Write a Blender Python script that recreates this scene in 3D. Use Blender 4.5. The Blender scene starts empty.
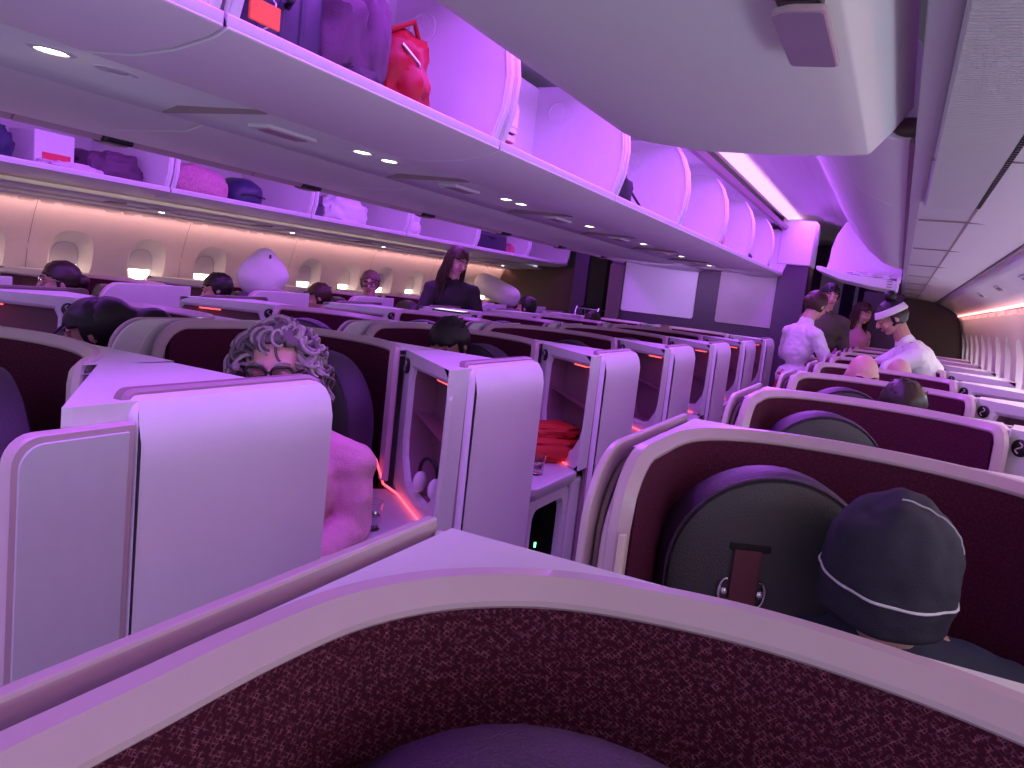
import bpy, bmesh, math, random
from mathutils import Vector, Matrix, noise, Euler
random.seed(4)
scn = bpy.context.scene
COL = scn.collection
EYE = 1.47          # camera height above the cabin floor
PI = math.pi

# ------------------------------------------------------------------ materials
MATS = {}
def mat(name, color, rough=.5, metal=0, spec=.5, emit=None, estr=0, noise_amt=0, noise_scale=30, bump=0, bump_scale=200, coat=0, trans=0, sheen=0, alpha=1):
    if name in MATS: return MATS[name]
    m = bpy.data.materials.new(name); m.use_nodes = True
    nt = m.node_tree; b = nt.nodes['Principled BSDF']
    b.inputs['Base Color'].default_value = (*color, 1)
    b.inputs['Roughness'].default_value = rough
    b.inputs['Metallic'].default_value = metal
    b.inputs['Specular IOR Level'].default_value = spec
    b.inputs['Coat Weight'].default_value = coat
    b.inputs['Transmission Weight'].default_value = trans
    b.inputs['Sheen Weight'].default_value = sheen
    if emit:
        b.inputs['Emission Color'].default_value = (*emit, 1); b.inputs['Emission Strength'].default_value = estr
    tc = nt.nodes.new('ShaderNodeTexCoord')
    n = nt.nodes.new('ShaderNodeTexNoise'); n.inputs['Scale'].default_value = noise_scale; n.inputs['Detail'].default_value = 4
    nt.links.new(tc.outputs['Object'], n.inputs['Vector'])
    a = noise_amt if noise_amt else .04
    mx = nt.nodes.new('ShaderNodeMix'); mx.data_type = 'RGBA'
    mx.inputs[6].default_value = (*[c*(1-a) for c in color], 1); mx.inputs[7].default_value = (*[min(1, c*(1+a)) for c in color], 1)
    nt.links.new(n.outputs['Fac'], mx.inputs[0]); nt.links.new(mx.outputs[2], b.inputs['Base Color'])
    if bump:
        n2 = nt.nodes.new('ShaderNodeTexNoise'); n2.inputs['Scale'].default_value = bump_scale; n2.inputs['Detail'].default_value = 3
        nt.links.new(tc.outputs['Object'], n2.inputs['Vector'])
        bp = nt.nodes.new('ShaderNodeBump'); bp.inputs['Strength'].default_value = bump; bp.inputs['Distance'].default_value = .01
        nt.links.new(n2.outputs['Fac'], bp.inputs['Height']); nt.links.new(bp.outputs['Normal'], b.inputs['Normal'])
    MATS[name] = m
    return m

def weave_mat(name, base, thread, scale=1.0):
    """woven upholstery: short raised threads crossing on a dark ground (uses UV in metres)"""
    m = bpy.data.materials.new(name); m.use_nodes = True
    nt = m.node_tree; b = nt.nodes['Principled BSDF']; L = nt.links.new; N = nt.nodes.new
    tc = N('ShaderNodeTexCoord')
    def threads(rot, sc, off, w, h):
        mp = N('ShaderNodeMapping'); mp.inputs['Rotation'].default_value = (0, 0, rot); mp.inputs['Scale'].default_value = (sc, sc, sc); mp.inputs['Location'].default_value = (off, off*.7, 0)
        L(tc.outputs['UV'], mp.inputs['Vector'])
        br = N('ShaderNodeTexBrick'); br.inputs['Scale'].default_value = 1; br.inputs['Brick Width'].default_value = w; br.inputs['Row Height'].default_value = h
        br.inputs['Mortar Size'].default_value = .085; br.inputs['Mortar Smooth'].default_value = .6; br.offset = .5
        L(mp.outputs[0], br.inputs['Vector'])
        ns = N('ShaderNodeTexNoise'); ns.inputs['Scale'].default_value = 170*scale; ns.inputs['Detail'].default_value = 2; L(tc.outputs['UV'], ns.inputs['Vector'])
        rm = N('ShaderNodeMapRange'); rm.inputs['From Min'].default_value = .44; rm.inputs['From Max'].default_value = .66; L(ns.outputs['Fac'], rm.inputs['Value'])
        m_ = N('ShaderNodeMath'); m_.operation = 'MULTIPLY'; L(br.outputs['Fac'], m_.inputs[0]); L(rm.outputs[0], m_.inputs[1]); return m_.outputs[0]
    mu3 = N('ShaderNodeMath'); mu3.operation = 'MAXIMUM'; L(threads(.62, 155*scale, 0, 1.05, .52), mu3.inputs[0]); L(threads(-.80, 150*scale, 4.1, 1.3, .72), mu3.inputs[1])
    mx = N('ShaderNodeMix'); mx.data_type = 'RGBA'; mx.inputs[6].default_value = (*base, 1); mx.inputs[7].default_value = (*thread, 1)
    L(mu3.outputs[0], mx.inputs[0]); L(mx.outputs[2], b.inputs['Base Color'])
    bp = N('ShaderNodeBump'); bp.inputs['Strength'].default_value = .6; bp.inputs['Distance'].default_value = .002
    L(mu3.outputs[0], bp.inputs['Height']); L(bp.outputs[0], b.inputs['Normal'])
    b.inputs['Roughness'].default_value = .85; b.inputs['Specular IOR Level'].default_value = .15
    MATS[name] = m
    return m

def ridged_mat(name, color, freq, direction='Y'):
    m = mat(name, color, .45)
    nt = m.node_tree; b = nt.nodes['Principled BSDF']
    tc = nt.nodes.new('ShaderNodeTexCoord'); w = nt.nodes.new('ShaderNodeTexWave'); w.wave_type = 'BANDS'; w.bands_direction = direction
    w.inputs['Scale'].default_value = freq; nt.links.new(tc.outputs['Object'], w.inputs['Vector'])
    bp = nt.nodes.new('ShaderNodeBump'); bp.inputs['Strength'].default_value = .8; bp.inputs['Distance'].default_value = .006
    nt.links.new(w.outputs['Fac'], bp.inputs['Height']); nt.links.new(bp.outputs['Normal'], b.inputs['Normal'])
    return m

WHITE = mat('white_plastic', (.74, .72, .74), .42)
DOORW = mat('door_laminate', (.78, .76, .78), .38, noise_scale=8)
GREYP = mat('grey_plastic', (.60, .58, .62), .45)
CHAMP = mat('champagne_rim', (.60, .42, .50), .33, coat=.2)
TAUPE = mat('taupe_trim', (.30, .20, .23), .4)
CREAM = mat('cream_edge', (.75, .62, .50), .5)
DARKGAP = mat('dark_recess', (.012, .010, .014), .8)  # near-black gives the darkness of slots and the galley opening
FABRIC = weave_mat('burgundy_weave', (.055, .006, .022), (.30, .085, .15))
FABFAR = weave_mat('burgundy_weave_even', (.085, .010, .040), (.16, .03, .08), 1.0)
LEATHER = mat('dark_leather', (.070, .030, .085), .42, bump=.25, bump_scale=260)
LEATHERF = mat('dark_leather_face', (.055, .050, .055), .5, bump=.25, bump_scale=260)
POCKET = mat('pocket_lining', (.26, .13, .17), .6, bump=.1, bump_scale=300)
BINW = mat('bin_plastic', (.78, .74, .80), .4)
BINOUT = mat('bin_outer', (.80, .78, .80), .5, noise_scale=3)
LINERW = mat('sidewall_liner', (.80, .72, .70), .55)
CEILM = mat('ceiling_panel', (.78, .74, .80), .5)
RIDGE = ridged_mat('fluted_grille', (.62, .60, .64), 38)
BLACK = mat('black_plastic', (.012, .011, .014), .35)
CHROME = mat('chrome', (.75, .75, .78), .15, metal=1)
BRUSHED = mat('brushed_metal', (.55, .52, .56), .35, metal=.9)
BROWN = mat('brown_laminate', (.085, .045, .040), .35, noise_amt=.15)
PLUM = mat('plum_laminate', (.075, .035, .085), .4)
CARPET = mat('carpet', (.05, .02, .045), .9, bump=.5, bump_scale=400)
REDM = mat('red_cloth', (.55, .03, .02), .55, bump=.2)
def emis(name, col, s): return mat(name, (.8, .8, .8), .5, emit=col, estr=s)
COVE = emis('cove_tube', (1, .46, .95), 1.5)
REDLED = emis('red_led', (1, .08, .06), 2.2)
SPOTL = emis('reading_lens', (1, .86, .66), 14)
DAY = emis('daylight', (1, .95, .74), 9.0)
DAYR = emis('daylight_cool', (.72, .88, 1), 5)
PINKLED = emis('pink_led', (1, .33, .30), 5.0)
GREENLED = emis('green_led', (.1, 1, .3), 6)
SKIN = {k: mat('skin_'+k, c, .5, noise_scale=12, noise_amt=.06) for k, c in dict(fair=(.66, .40, .32), tan=(.48, .26, .19), pink=(.72, .40, .36)).items()}
LIPS = mat('lips', (.5, .16, .16), .45)
EYEW = mat('eye_white', (.8, .78, .76), .2)
HAIRB = mat('hair_black', (.012, .009, .010), .5)
HAIRBR = mat('hair_brown', (.055, .022, .016), .5)
HAIRD = mat('hair_dark_brown', (.03, .014, .012), .45)
HAIRG = mat('hair_grey', (.40, .34, .34), .45, noise_amt=.5, noise_scale=90)
HAIRM = mat('hair_sandy', (.16, .10, .07), .5)
GLASS = mat('clear_glass', (.95, .95, .95), .03, trans=1)

# ------------------------------------------------------------------ object helpers
def link(o): COL.objects.link(o); return o
def obj(name, bm, m, parent=None, bevel=0, smooth=True, segs=2, solid=0, mods=None, recalc=True):
    if recalc: bmesh.ops.recalc_face_normals(bm, faces=bm.faces)
    me = bpy.data.meshes.new(name); bm.to_mesh(me); bm.free()
    if smooth:
        me.polygons.foreach_set('use_smooth', [True]*len(me.polygons))
    me.materials.append(m)
    o = link(bpy.data.objects.new(name, me))
    if solid:
        s = o.modifiers.new('Solidify', 'SOLIDIFY'); s.thickness = solid; s.offset = 0
    if bevel:
        b = o.modifiers.new('Bevel', 'BEVEL'); b.width = bevel; b.segments = segs; b.limit_method = 'ANGLE'; b.angle_limit = .6
    if smooth:
        try: me.set_sharp_from_angle(angle=.7)
        except Exception: pass
    if parent is not None: o.parent = parent
    return o
def thing(name, label, cat, loc=(0, 0, 0), rz=0, group=None):
    o = link(bpy.data.objects.new(name, None)); o.empty_display_size = .1
    o.location = loc; o.rotation_euler = (0, 0, rz)
    o['label'] = label; o['category'] = cat
    if group: o['group'] = group
    return o
def tag(o, label, cat, group=None):
    o['label'] = label; o['category'] = cat
    if group: o['group'] = group
    return o
def struct(o): o['kind'] = 'structure'; return o
def dup(root, loc, label, group=None, rz=None):
    r = root.copy(); link(r); r.location = loc; r['label'] = label
    if rz is not None: r.rotation_euler = (0, 0, rz)
    if group: r['group'] = group
    for ch in list(root.children):
        c = ch.copy(); link(c); c.parent = r
        for g in list(ch.children):
            d = g.copy(); link(d); d.parent = c
    return r
NEW = bmesh.new
def box(bm, c, s, M=None):
    vs = []
    for dz in (-.5, .5):
        for dx, dy in ((-.5, -.5), (.5, -.5), (.5, .5), (-.5, .5)):
            v = Vector((c[0]+dx*s[0], c[1]+dy*s[1], c[2]+dz*s[2]))
            vs.append(bm.verts.new(M @ v if M else v))
    for f in ((3, 2, 1, 0), (4, 5, 6, 7), (0, 1, 5, 4), (1, 2, 6, 5), (2, 3, 7, 6), (3, 0, 4, 7)): bm.faces.new([vs[i] for i in f])
    return bm
def bxo(name, c, s, m, parent=None, bevel=.004, M=None): return obj(name, box(NEW(), c, s, M), m, parent, bevel)
def loft(bm, rings, close=True, caps=True):
    R = [[bm.verts.new(p) for p in r] for r in rings]
    n = len(rings[0])
    for a, b in zip(R, R[1:]):
        for i in range(n if close else n-1):
            j = (i+1) % n
            try: bm.faces.new((a[i], a[j], b[j], b[i]))
            except ValueError: pass
    if caps and close:
        bm.faces.new(list(reversed(R[0]))); bm.faces.new(R[-1])
    return R
def prism(bm, poly, z0, z1, M=None):
    T = (lambda p: M @ Vector(p)) if M else (lambda p: p)
    return loft(bm, [[T((x, y, z0)) for x, y in poly], [T((x, y, z1)) for x, y in poly]])
def tube(bm, pts, r, n=8, caps=True, rfun=None):
    pts = [Vector(p) for p in pts]; rings = []
    up = Vector((0, 0, 1)); prev = None
    for i, p in enumerate(pts):
        t = (pts[min(i+1, len(pts)-1)]-pts[max(i-1, 0)])
        if t.length < 1e-9: t = Vector((0, 0, 1))
        t.normalize()
        if prev is None:
            a = t.cross(up)
            if a.length < .1: a = t.cross(Vector((1, 0, 0)))
        else: a = prev-t*prev.dot(t)
        a.normalize(); prev = a; b = t.cross(a)
        rr = rfun(i/(len(pts)-1)) if rfun else r
        rings.append([p+(a*math.cos(2*PI*k/n)+b*math.sin(2*PI*k/n))*rr for k in range(n)])
    loft(bm, rings, caps=caps)
    return bm
def ellip(bm, c, r, M=None, seg=20, rin=12, fn=None):
    T = Matrix.Translation(Vector(c)) @ (M.to_4x4() if M else Matrix.Identity(4)) @ Matrix.Diagonal((*r, 1))
    g = bmesh.ops.create_uvsphere(bm, u_segments=seg, v_segments=rin, radius=1)
    for v in g['verts']:
        if fn: v.co = fn(v.co)
        v.co = T @ v.co
    return g['verts']
def capsule(bm, p0, p1, r0, r1, n=12):
    p0 = Vector(p0); p1 = Vector(p1); ax = (p1-p0); L = ax.length; ax.normalize()
    q = ax.to_track_quat('Z', 'Y').to_matrix(); rings = []
    for k in range(1, 5):
        a = PI/2*k/5; rings.append((-math.cos(a)*r0, math.sin(a)*r0))
    rings.append((0, r0)); rings.append((L*.5, (r0+r1)/2)); rings.append((L, r1))
    for k in range(4, 0, -1):
        a = PI/2*k/5; rings.append((L+math.cos(a)*r1, math.sin(a)*r1))
    loft(bm, [[p0+q @ Vector((math.cos(2*PI*i/n)*r, math.sin(2*PI*i/n)*r, z)) for i in range(n)] for z, r in rings])
def catmull(P, n):
    P = [Vector(p) for p in P]; out = []
    for i in range(len(P)-1):
        p0 = P[max(i-1, 0)]; p1 = P[i]; p2 = P[i+1]; p3 = P[min(i+2, len(P)-1)]
        for k in range(n):
            t = k/n
            out.append(.5*((2*p1)+(p2-p0)*t+(2*p0-5*p1+4*p2-p3)*t*t+(3*p1-p0-3*p2+p3)*t**3))
    out.append(P[-1]); return out
def rrect(w, h, r, n=5, cx=0, cy=0, rs=None):
    """rounded rectangle; rs = radii for corners (+x-y, +x+y, -x+y, -x-y)"""
    rs = rs or (r, r, r, r); out = []
    for (sx, sy), r_, a0 in zip(((1, -1), (1, 1), (-1, 1), (-1, -1)), rs, (-PI/2, 0, PI/2, PI)):
        for k in range(n+1):
            a = a0+PI/2*k/n
            out.append((cx+sx*(w/2-r_)+r_*math.cos(a), cy+sy*(h/2-r_)+r_*math.sin(a)))
    return out
def uv_from(me_obj, fn):
    me = me_obj.data; uv = me.uv_layers.new(name='UVMap')
    for l in me.loops: uv.data[l.index].uv = fn(me.vertices[l.vertex_index].co)

# ------------------------------------------------------------------ suites
TOP = EYE-.265
FCURVE = [(.062, -.60), (.062, -.50), (.062, -.40), (.062, -.30), (.074, -.205), (.115, -.125), (.19, -.064), (.30, -.033), (.40, -.030), (.51, -.050), (.61, -.095), (.69, -.160), (.742, -.235)]
def shell_parts(root, sx, fab=FABRIC, style='door_slot'):
    """one suite shell; local origin = rear aisle-side (or centre-line) corner, camera side is -y"""
    C = catmull([(x, y, 0) for x, y in FCURVE], 6)
    n = len(C); acc = [0]
    for a, b in zip(C, C[1:]): acc.append(acc[-1]+(b-a).length)
    tot = acc[-1]; R1 = .13; R2 = .05
    def nrm(i):
        t = (C[min(i+1, n-1)]-C[max(i-1, 0)]); t.normalize(); return Vector((-t.y, t.x, 0)) # left of travel = outward
    def ztop(s):
        if s < R1: return TOP-R1+math.sqrt(max(0, R1*R1-(R1-s)**2))
        if s > tot-R2: return TOP-R2+math.sqrt(max(0, R2*R2-(s-(tot-R2))**2))
        return TOP
    F = lambda v: (v[0]*sx, v[1], v[2])
    # fabric lining
    bm = NEW(); uvl = []
    idx = []
    # fine start samples so that the rounded corner reads
    S = [tot*k/90 for k in range(91)]
    S = sorted(set(S+[R1*k/8 for k in range(9)]+[tot-R2*k/5 for k in range(6)]))
    def at(s):
        for i in range(n-1):
            if acc[i+1] >= s-1e-9:
                t = (s-acc[i])/(acc[i+1]-acc[i]) if acc[i+1] > acc[i] else 0
                return C[i].lerp(C[i+1], t), nrm(i).lerp(nrm(i+1), t).normalized()
        return C[-1], nrm(n-1)
    ring = []
    for s in [max(.05, min(tot-.035, s_)) for s_ in S if s_ > .004]:
        p, nn = at(s); zt = ztop(s)-.012
        q = p+nn*.004
        ring.append([bm.verts.new(F((q.x, q.y, .42))), bm.verts.new(F((q.x, q.y, .42+(zt-.42)*.5))), bm.verts.new(F((q.x, q.y, zt-.012))), bm.verts.new(F((q.x+nn.x*.012, q.y+nn.y*.012, zt))),
                     bm.verts.new(F((q.x+nn.x*.02, q.y+nn.y*.02, zt))), bm.verts.new(F((q.x+nn.x*.02, q.y+nn.y*.02, .42)))])
        uvl.append(s)
    for a, b in zip(ring, ring[1:]):
        for i in range(5): bm.faces.new((a[i], a[i+1], b[i+1], b[i]))
        bm.faces.new((a[5], a[0], b[0], b[5]))
    bm.faces.new(ring[0]); bm.faces.new(list(reversed(ring[-1])))
    vi = {}
    bm.verts.index_update()
    for s, r in zip(uvl, ring):
        for v in r: vi[v.index] = s
    o = obj('fabric_lining', bm, fab, root)
    uv = o.data.uv_layers.new(name='UVMap')
    for l in o.data.loops:
        v = o.data.vertices[l.vertex_index]; uv.data[l.index].uv = (vi[l.vertex_index], v.co.z)
    # rim : swept profile following front edge up, along the curve, down the far end
    path = []
    p, nn = at(0)
    for z in (.42, .7, TOP-R1-.1): path.append((p, nn, z, None))
    for s in S: 
        p, nn = at(s); path.append((p, nn, ztop(s), None))
    p, nn = at(tot)
    for z in (TOP-R2-.08, .74): path.append((p, nn, z, None))
    pts = [Vector((p.x, p.y, z))+nn*.018 for p, nn, z, _ in path]
    bm = NEW(); rings = []
    prof = [(-.017, -.021), (-.017, -.016), (-.005, -.003), (.000, .002), (.015, .003), (.019, -.001), (.019, -.030), (-.008, -.030)]
    for i, P in enumerate(pts):
        t = pts[min(i+1, len(pts)-1)]-pts[max(i-1, 0)]; t.normalize(); nn = path[i][1]
        b = nn.cross(t)*-1
        if b.length < .01: b = Vector((0, 0, 1))
        b.normalize()
        rings.append([F(P+nn*a+b*h) for a, h in prof])
    loft(bm, rings)
    obj('rim', bm, CHAMP, root)
    # cream edge strip just inside the rim at the front edge
    bm = NEW(); p, nn = at(0)
    box(bm, (sx*(p.x-.004), p.y-.010, (.42+TOP-R1)/2), (.012, .014, TOP-R1-.42))
    obj('edge_strip', bm, CREAM, root, .002)
    # top plate filling between rim and the straight rear corner
    bm = NEW(); A = []; B = []
    for s in S:
        if s < R1*.9: continue
        p, nn = at(s); q = p+nn*.036
        q.x = max(q.x, .018)
        if s < .36: w = Vector((.016, q.y, 0))
        else:
            w = Vector((q.x, .018, 0))
        if .30 < s < .46:
            k = (s-.30)/.16
            w = Vector((.016, .018, 0)) if abs(k-.5) < .2 else (Vector((.016, q.y+(.018-q.y)*min(1, k/.3), 0)) if k < .5 else Vector((.016+(q.x-.016)*min(1, (k-.7)/.3), .018, 0)))
        A.append(q); B.append(w)
    zt = TOP-.006
    loft(bm, [[F((a.x, a.y, zt)), F((b.x, b.y, zt)), F((b.x, b.y, zt-.02)), F((a.x, a.y, zt-.02))] for a, b in zip(A, B)], caps=False)
    obj('top_plate', bm, WHITE, root, smooth=False)
    # rear panel (straight) and outer side skin with rounded front top corner
    bm = NEW(); box(bm, (sx*.575, .012, (TOP-.012)/2+.01), (1.15, .012, TOP-.03)); obj('rear_panel', bm, WHITE, root, .003)
    def skin(x, th, y0, y1, z1, r, m, nm, z0=.02):
        poly = [(y1, z0)]
        poly += [(y1, z1)]
        for k in range(9):
            a = PI/2+PI/2*k/8; poly.append((y0+r+r*math.cos(a), z1-r+r*math.sin(a)))
        poly.append((y0, z0))
        bm = NEW(); loft(bm, [[(sx*x, y, z) for y, z in poly], [(sx*(x+th), y, z) for y, z in poly]])
        return obj(nm, bm, m, root, .003)
    skin(-.016, .014, -.625, .018, TOP+.002, .14, CHAMP if style == 'door_slot' else WHITE, 'outer_panel')
    skin(.001, .010, -.585, -.012, TOP-.03, .13, TAUPE, 'inner_liner')
    skin(.016, .022, -.60, -.33, TOP-.05, .12, CHAMP, 'retracted_door')
    return root
PK = [(.10, TOP-.055), (.30, TOP-.05), (.49, TOP-.045), (.505, TOP-.09), (.50, TOP-.30), (.48, TOP-.36), (.42, TOP-.43), (.36, TOP-.445), (.22, TOP-.445), (.16, TOP-.43), (.10, TOP-.36), (.085, TOP-.30), (.085, TOP-.09)]
def console_parts(root, sx, with_housing=True, leds=True):
    """side cabinet with open pocket, counter and cubby; local frame as for the shell"""
    F = lambda x, y, z: (x*sx, y, z)
    P0 = Vector((.770, -.175)); P1 = Vector((1.145, -.515)); D = (P1-P0).normalized(); Nn = Vector((D.y, -D.x)); 
    if Nn.y > 0: Nn = -Nn
    W = (P1-P0).length
    def fp(s, z, d=0):      # point on pocket face, d = depth into the cabinet
        q = P0+D*(s)-Nn*d; return F(q.x, q.y, z)
    # resample loops by ray from the centre
    inner = []
    L = len(PK)
    for i in range(L):
        a = Vector(PK[i]); b = Vector(PK[(i+1) % L])
        for k in range(3): inner.append(a.lerp(b, k/3))
    c = Vector((.29, TOP-.25))
    z0, z1, s0, s1 = TOP-.50, TOP-.004, 0.0, W
    outer = []
    for p in inner:
        d = p-c; t = 1e9
        if d.x > 1e-6: t = min(t, (s1-c.x)/d.x)
        if d.x < -1e-6: t = min(t, (s0-c.x)/d.x)
        if d.y > 1e-6: t = min(t, (z1-c.y)/d.y)
        if d.y < -1e-6: t = min(t, (z0-c.y)/d.y)
        outer.append(c+d*t)
    bm = NEW()
    lip = [c+(p-c)*.97 for p in inner]
    loft(bm, [[fp(p.x, p.y, 0) for p in outer], [fp(*(c+(p-c)*1.05), 0) for p in inner], [fp(p.x, p.y, .008) for p in inner], [fp(p.x, p.y, .022) for p in lip]], caps=False)
    # body sides, top
    poly = [tuple(P0), tuple(P1), (1.15, -.50), (1.15, -.012), (.80, -.012), (.79, -.10)]
    zt = TOP-.004
    a = [bm.verts.new(F(x, y, zt)) for x, y in poly]; b = [bm.verts.new(F(x, y, z0)) for x, y in poly]
    bm.faces.new(a)
    for i in range(1, 6): j = (i+1) % 6; bm.faces.new((a[i], a[j], b[j], b[i]))
    cab = obj('cabinet', bm, WHITE, root, smooth=False)
    bm = NEW()
    loft(bm, [[fp(p.x, p.y, .018) for p in lip], [fp(min(p.x, .385), p.y, .10) for p in lip]], caps=False)
    bm.faces.new([bm.verts.new(fp(min(p.x, .385), p.y, .10)) for p in lip])
    pk = obj('pocket', bm, POCKET, root, smooth=False)
    bm = NEW()
    loft(bm, [[fp(.10, TOP-.20, .02), fp(.10, TOP-.21, .095), fp(.10, TOP-.24, .095)], [fp(.48, TOP-.235, .02), fp(.385, TOP-.245, .095), fp(.385, TOP-.27, .095)]])
    obj('pocket_ledge', bm, POCKET, pk, smooth=False)
    # reading lamp
    def disc(s, z, r, d0, d1, m, nm, par):
        bm = NEW(); loft(bm, [[fp(s+r*k*math.cos(2*PI*i/20), z+r*k*math.sin(2*PI*i/20), d) for i in range(20)] for k, d in ((1, d0), (1, d1), (.85, d1-.003))]); return obj(nm, bm, m, par)
    rl = disc(.047, TOP-.055, .027, .0, -.006, BLACK, 'reading_lamp', root)
    bm = NEW(); pts = []
    for k in range(15):
        t = k/14*2-1; pts.append(fp(.047+.010*math.sin(t*PI), TOP-.055+.017*t, -.010))
    tube(bm, pts, .0022, 6); obj('lamp_bracket', bm, CHAMP, rl)
    if leds:
        bm = NEW(); loft(bm, [[fp(.30, TOP-.058, .03), fp(.30, TOP-.064, .03), fp(.30, TOP-.064, .05), fp(.30, TOP-.058, .05)], [fp(.41, TOP-.056, .03), fp(.41, TOP-.062, .03), fp(.41, TOP-.062, .05), fp(.41, TOP-.056, .05)]])
        obj('pocket_light', bm, REDLED, pk, smooth=False)
    # counter and base
    cz = TOP-.50
    cp = [(.66, -.30), (.77, -.175), (1.145, -.515), (1.145, -.93), (1.10, -.985), (1.00, -.985), (.84, -.80), (.70, -.50)]
    bm = NEW(); rings = []
    cc = Vector((.95, -.6))
    for z, k in ((cz-.055, .93), (cz-.03, 1.0), (cz-.004, 1.0), (cz, .985)):
        rings.append([F(cc.x+(x-cc.x)*k, cc.y+(y-cc.y)*k, z) for x, y in cp])
    loft(bm, rings); obj('counter', bm, GREYP, root, .004)
    # cubby box under the counter
    bx0, bx1, by0, by1 = .86, 1.125, -.93, -.52
    bm = NEW(); top = cz-.055
    def ringbox(y0_, y1_, z0_, z1_, x): return [F(x, py, pz) for py, pz in rrect(y1_-y0_, z1_-z0_, .045, 4, (y0_+y1_)/2, (z0_+z1_)/2)]
    loft(bm, [ringbox(by0, by1, .05, top, bx0), ringbox(by0, by1, .05, top, bx1-.008), ringbox(by0+.008, by1-.008, .058, top-.008, bx1), ringbox(by0+.03, by1-.06, .26, top-.045, bx1+.001), ringbox(by0+.038, by1-.068, .27, top-.053, bx1-.02), ringbox(by0+.038, by1-.068, .27, top-.053, bx1-.20)])
    cb = obj('cubby', bm, WHITE, root, smooth=False)
    bm = NEW(); loft(bm, [ringbox(by0+.041, by1-.071, .273, top-.056, bx1-.022), ringbox(by0+.041, by1-.071, .273, top-.056, bx1-.195)], caps=False); bm.faces.new([bm.verts.new(v) for v in ringbox(by0+.041, by1-.071, .273, top-.056, bx1-.195)]); obj('cubby_lining', bm, BLACK, cb, smooth=False)
    bm = NEW(); box(bm, (sx*.965, -.30, (cz-.05)/2+.01), (.33, .42, cz-.06)); obj('base', bm, WHITE, root, .01)
    if leds:
        bm = NEW(); tube(bm, [F(.735, -.245, cz+.11), F(.755, -.215, cz+.02), fp(.10, cz+.010, -.010), fp(.42, cz+.008, -.010)], .0045, 6); obj('mood_light', bm, REDLED, root)
    return root
def housing_parts(root, sx):
    """aisle side door housing: tall plate with rolled top and rounded corners"""
    y0, y1, zt, z0 = -.40, .105, TOP+.002, .06
    def sec(inset, x):
        r = .035
        pts = rrect(y1-y0-2*inset, zt-z0-2*inset, r, 6, (y0+y1)/2, (z0+zt)/2)
        out = []
        for y, z in pts:
            k = max(0, (z-(zt-.085))/.085); out.append((sx*(x-.030*k*k), y, z))
        return out
    bm = NEW(); rings = [sec(0, 1.150), sec(0, 1.172), sec(.004, 1.180), sec(.012, 1.184)]
    # fine vertical subdivision is provided by the rounded corner points plus extra rows
    loft(bm, rings[:-1], caps=False)
    # outer face as grid
    ny, nz = 4, 14; G = []
    for j in range(nz+1):
        tz = j/nz; z = z0+.004+(zt-z0-.008)*(1-(1-tz)**1.8)
        row = []
        for i in range(ny+1):
            y = y0+.004+(y1-y0-.008)*i/ny
            k = max(0, (z-(zt-.085))/.085)
            # rounded corners
            dz = max(0, z-(zt-.035)); 
            if dz > 0:
                inx = .035-math.sqrt(max(0, .035**2-min(dz, .035)**2)); y = min(max(y, y0+.004+inx), y1-.004-inx)
            row.append(bm.verts.new((sx*(1.181-.030*k*k), y, z)))
        G.append(row)
    for j in range(nz):
        for i in range(ny): bm.faces.new((G[j][i], G[j][i+1], G[j+1][i+1], G[j+1][i]))
    obj('door_housing', bm, DOORW, root)
    def edge(x, o):
        pts = rrect(y1-y0+2*o, zt-z0+o, .04, 6, (y0+y1)/2, (z0+zt)/2+o*.5); return [(sx*(x-.030*max(0, (z-(zt-.085))/.085)**2), y, z) for y, z in pts]
    bm = NEW(); loft(bm, [edge(1.138, .004), edge(1.140, .010), edge(1.158, .010), edge(1.160, .004)]); obj('housing_edge', bm, TAUPE, root)

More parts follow.
